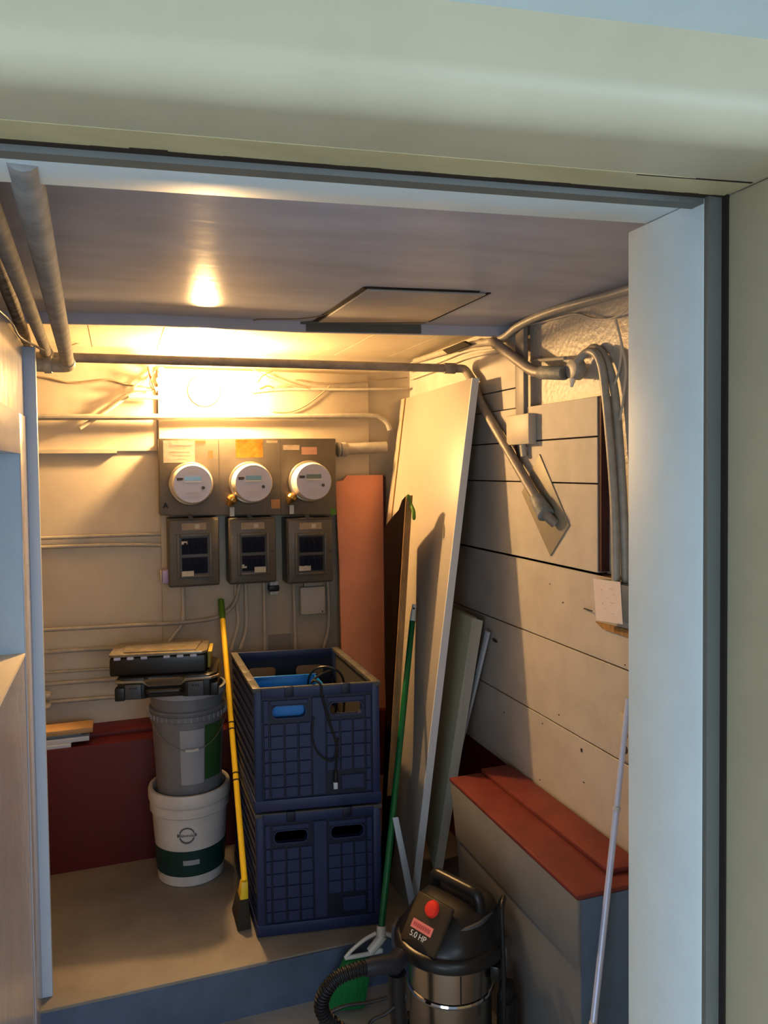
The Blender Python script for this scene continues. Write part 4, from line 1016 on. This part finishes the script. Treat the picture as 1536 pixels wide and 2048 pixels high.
# motor head: lofted, sloping to the front (front faces local -y, turned toward the left of the room)
ha = math.radians(-66)
hx, hy = Vector((math.cos(ha), math.sin(ha), 0)), Vector((-math.sin(ha), math.cos(ha), 0))
def Hd(x, y, z): return VC+hx*x+hy*y+Vector((0, 0, z))
def sup(n, rx, ry, cy, z, e):
    out = []
    for k in range(n):
        a = 2*PI*k/n; c, s = math.cos(a), math.sin(a)
        out.append(Hd(rx*math.copysign(abs(c)**e, c), cy+ry*math.copysign(abs(s)**e, s), z))
    return out
hm = MB(); n = 48
rings = [sup(n, .152, .152, 0, .425, 1), sup(n, .150, .149, .0, .438, .95), sup(n, .136, .134, .010, .458, .85), sup(n, .124, .120, .022, .488, .8), sup(n, .108, .100, .034, .510, .8), sup(n, .085, .074, .045, .522, .85), sup(n, .04, .035, .05, .527, 1)]
vs = [p for r in rings for p in r]; fs = [tuple(range((len(rings)-1)*n, len(rings)*n)), tuple(range(n))[::-1]]
for i in range(len(rings)-1):
    for k in range(n):
        k2 = (k+1) % n; fs.append((i*n+k, i*n+k2, (i+1)*n+k2, (i+1)*n+k))
head = hm.add(vs, fs).build('motor_head', 'vac_black', vac, smooth=True, angle=60)
# sloped control panel with badge
fn = Vector((0, 0, 0)); fdir = (hy*-.80+Vector((0, 0, .60))).normalized()
fup = (hy*.60+Vector((0, 0, .80))).normalized()
fo = Hd(0, -.125, .447)
def Fp(x, y, z=0): return fo+hx*x+fup*y+fdir*z
MB().obox(Fp(0, .045, .0), hx*.070, fup*.070, fdir*.010).build('control_panel', 'vac_reflection', head, bevel=.008)
MB().obox(Fp(-.004, .030, .0112), hx*.040, fup*.0125, fdir*.0014).build('badge', 'vac_pink', head, label='pink red rectangular badge')
bl_ = MB()
for k in range(9): bl_.obox(Fp(-.034+k*.0075, .030, .0128), hx*.0024, fup*.0055, fdir*.0004)
bl_.build('badge_print', 'vac_pink_line', head)
text_mb('5.0 HP', .023, Fp(-.006, .004, .0116), hx, fup).build('lettering', 'vac_text', head, label='white lettering 5.0 HP')
MB().lathe([(.024, 0), (.024, .006), (.020, .012), (.008, .015), (.001, .0155)], 28, Fp(.006, .086, .009), fdir, 1, 1).build('power_button', 'vac_red', head, smooth=True, label='glossy red button')
# side housing and grip
MB().prism([Hd(.075, -.112, .425), Hd(.135, -.055, .425), Hd(.148, .03, .425), Hd(.13, .07, .425), Hd(.105, .06, .488), Hd(.115, 0, .488), Hd(.095, -.06, .480), Hd(.06, -.09, .470)], -hx*.03).build('side_vent', 'vac_dark', head, bevel=.006)
MB().tube(spline([Hd(.066, -.088, .474), Hd(.100, -.05, .487), Hd(.117, 0, .494), Hd(.108, .06, .496)], 6), .007, 8).build('vent_trim', 'vac_grey', head, smooth=True)
MB().tube(fillet([Hd(-.090, .035, .505), Hd(-.092, .030, .556), Hd(.092, .025, .560), Hd(.095, .03, .500)], .03), .0170, 14).build('carry_handle', 'vac_black', head, smooth=True)
MB().tube(spline([Hd(.10, .09, .47), Hd(.12, .10, .525), Hd(.135, .09, .54), Hd(.15, .06, .52), Hd(.16, .05, .44), Hd(.172, .04, .30), Hd(.178, .03, .18)], 7), .007, 8).build('power_cord', 'black_cord', vac, smooth=True)
for a in (-38, 142):
    u = Vector((math.cos(math.radians(a)), math.sin(math.radians(a)), 0)); w = Vector((-u.y, u.x, 0))
    MB().obox(VC+u*.170+Vector((0, 0, .384)), u*.008, w*.030, (0, 0, .036)).build('latch', 'vac_grey', vac, bevel=.005)
    MB().obox(VC+u*.142+Vector((0, 0, .338)), u*.014, w*.036, (0, 0, .022)).build('latch_bracket', 'vac_black', vac, bevel=.006)
# accessory holder at the right side
MB().tube([V(.150, -.075, .05), V(.152, -.075, .235)], [.032, .030], 16).build('tool_holder', 'vac_black', vac, smooth=True, bevel=.003)
MB().lathe([(.030, -.02), (.036, -.012), (.036, .012), (.030, .02)], 20, V(.150, -.075, .245), (.8, -.6, 0)).build('tool_knob', 'rubber', vac, smooth=True)
# hose
def ribbed(pts, r, a=.0022, per=2):
    p = spline(pts, 22); rr = [r+(a if (i//per) % 2 == 0 else -a) for i in range(len(p))]
    return MB().tube(p, rr, 18)
HY = 1.985
hpx = [(775, 1928), (748, 1932), (712, 1940), (672, 1958), (648, 1988), (644, 2020), (668, 2050), (720, 2090), (770, 2130)]
hs_ = [at(u, v, 'Y', HY-.002*i) for i, (u, v) in enumerate(hpx)]
hs_[-1].z = max(hs_[-1].z, LF+.03); hs_[-2].z = max(hs_[-2].z, LF+.03)
hose = ribbed(hs_, .0185).build('hose', 'rubber', vac, smooth=True)
pt = at(786, 1931, 'Y', HY)
MB().tube([pt+Vector((.030, .035, -.006)), pt, hs_[0], hs_[1], hs_[1]+(hs_[2]-hs_[1])*.5], [.028, .027, .025, .024, .022], 18).build('hose_cuff', 'vac_dark', vac, smooth=True, angle=60)
wd = MB().tube([at(794, 1945, 'Y', 1.99), Vector((at(796, 1950, 'Y', 1.99).x+.003, 1.985, LF+.075))], [.026, .021], 16).build('wand', 'vac_black', vac, smooth=True)
lc = [at(u, v, 'Y', 1.98) for u, v in ((640, 2048), (655, 2028), (690, 2012), (735, 2005), (775, 1995))]
MB().tube(spline(lc, 8), .005, 8).build('cord_loop', 'black_cord', vac, smooth=True)
lc = [at(u, v, 'Y', 1.975) for u, v in ((735, 2060), (745, 2040), (770, 2028), (790, 2012))]
MB().tube(spline(lc, 8), .005, 8).build('cord_loop', 'black_cord', vac, smooth=True)

# ================================================================== LIGHT
w = bpy.data.worlds.new('world'); S.world = w; w.use_nodes = True
bg = w.node_tree.nodes['Background']; bg.inputs[0].default_value = (.60, .78, 1.0, 1); bg.inputs[1].default_value = .33
def area(loc, tgt, sx, sy, col, e):
    l = bpy.data.lights.new('daylight', 'AREA'); l.shape = 'RECTANGLE'; l.size = sx; l.size_y = sy; l.color = col; l.energy = e
    o = bpy.data.objects.new('daylight', l); COL.objects.link(o); o.location = loc
    o.rotation_euler = (Vector(tgt)-Vector(loc)).to_track_quat('-Z', 'Y').to_euler(); return o
area((-2.3, -1.8, .55), (.7, 1.0, 1.7), 1.8, 1.0, (.74, .86, 1.0), 46)
area((.3, -3.3, 2.4), (.3, -1.6, LF), 2.4, 2.0, (.80, .90, 1.0), 110)  # lamp added to brighten the unseen ground for bounce onto the soffit
area((.35, -3.2, 1.25), (.5, 2.0, .7), 1.4, 1.2, (.50, .70, 1.0), 9)
area((2.0, -2.6, 1.5), (-.2, 1.6, 1.2), 1.3, 1.3, (.60, .76, 1.0), 50)
S.view_settings.view_transform = 'Standard'
S.view_settings.look = 'None'
S.view_settings.exposure = .22
S.view_settings.gamma = .86
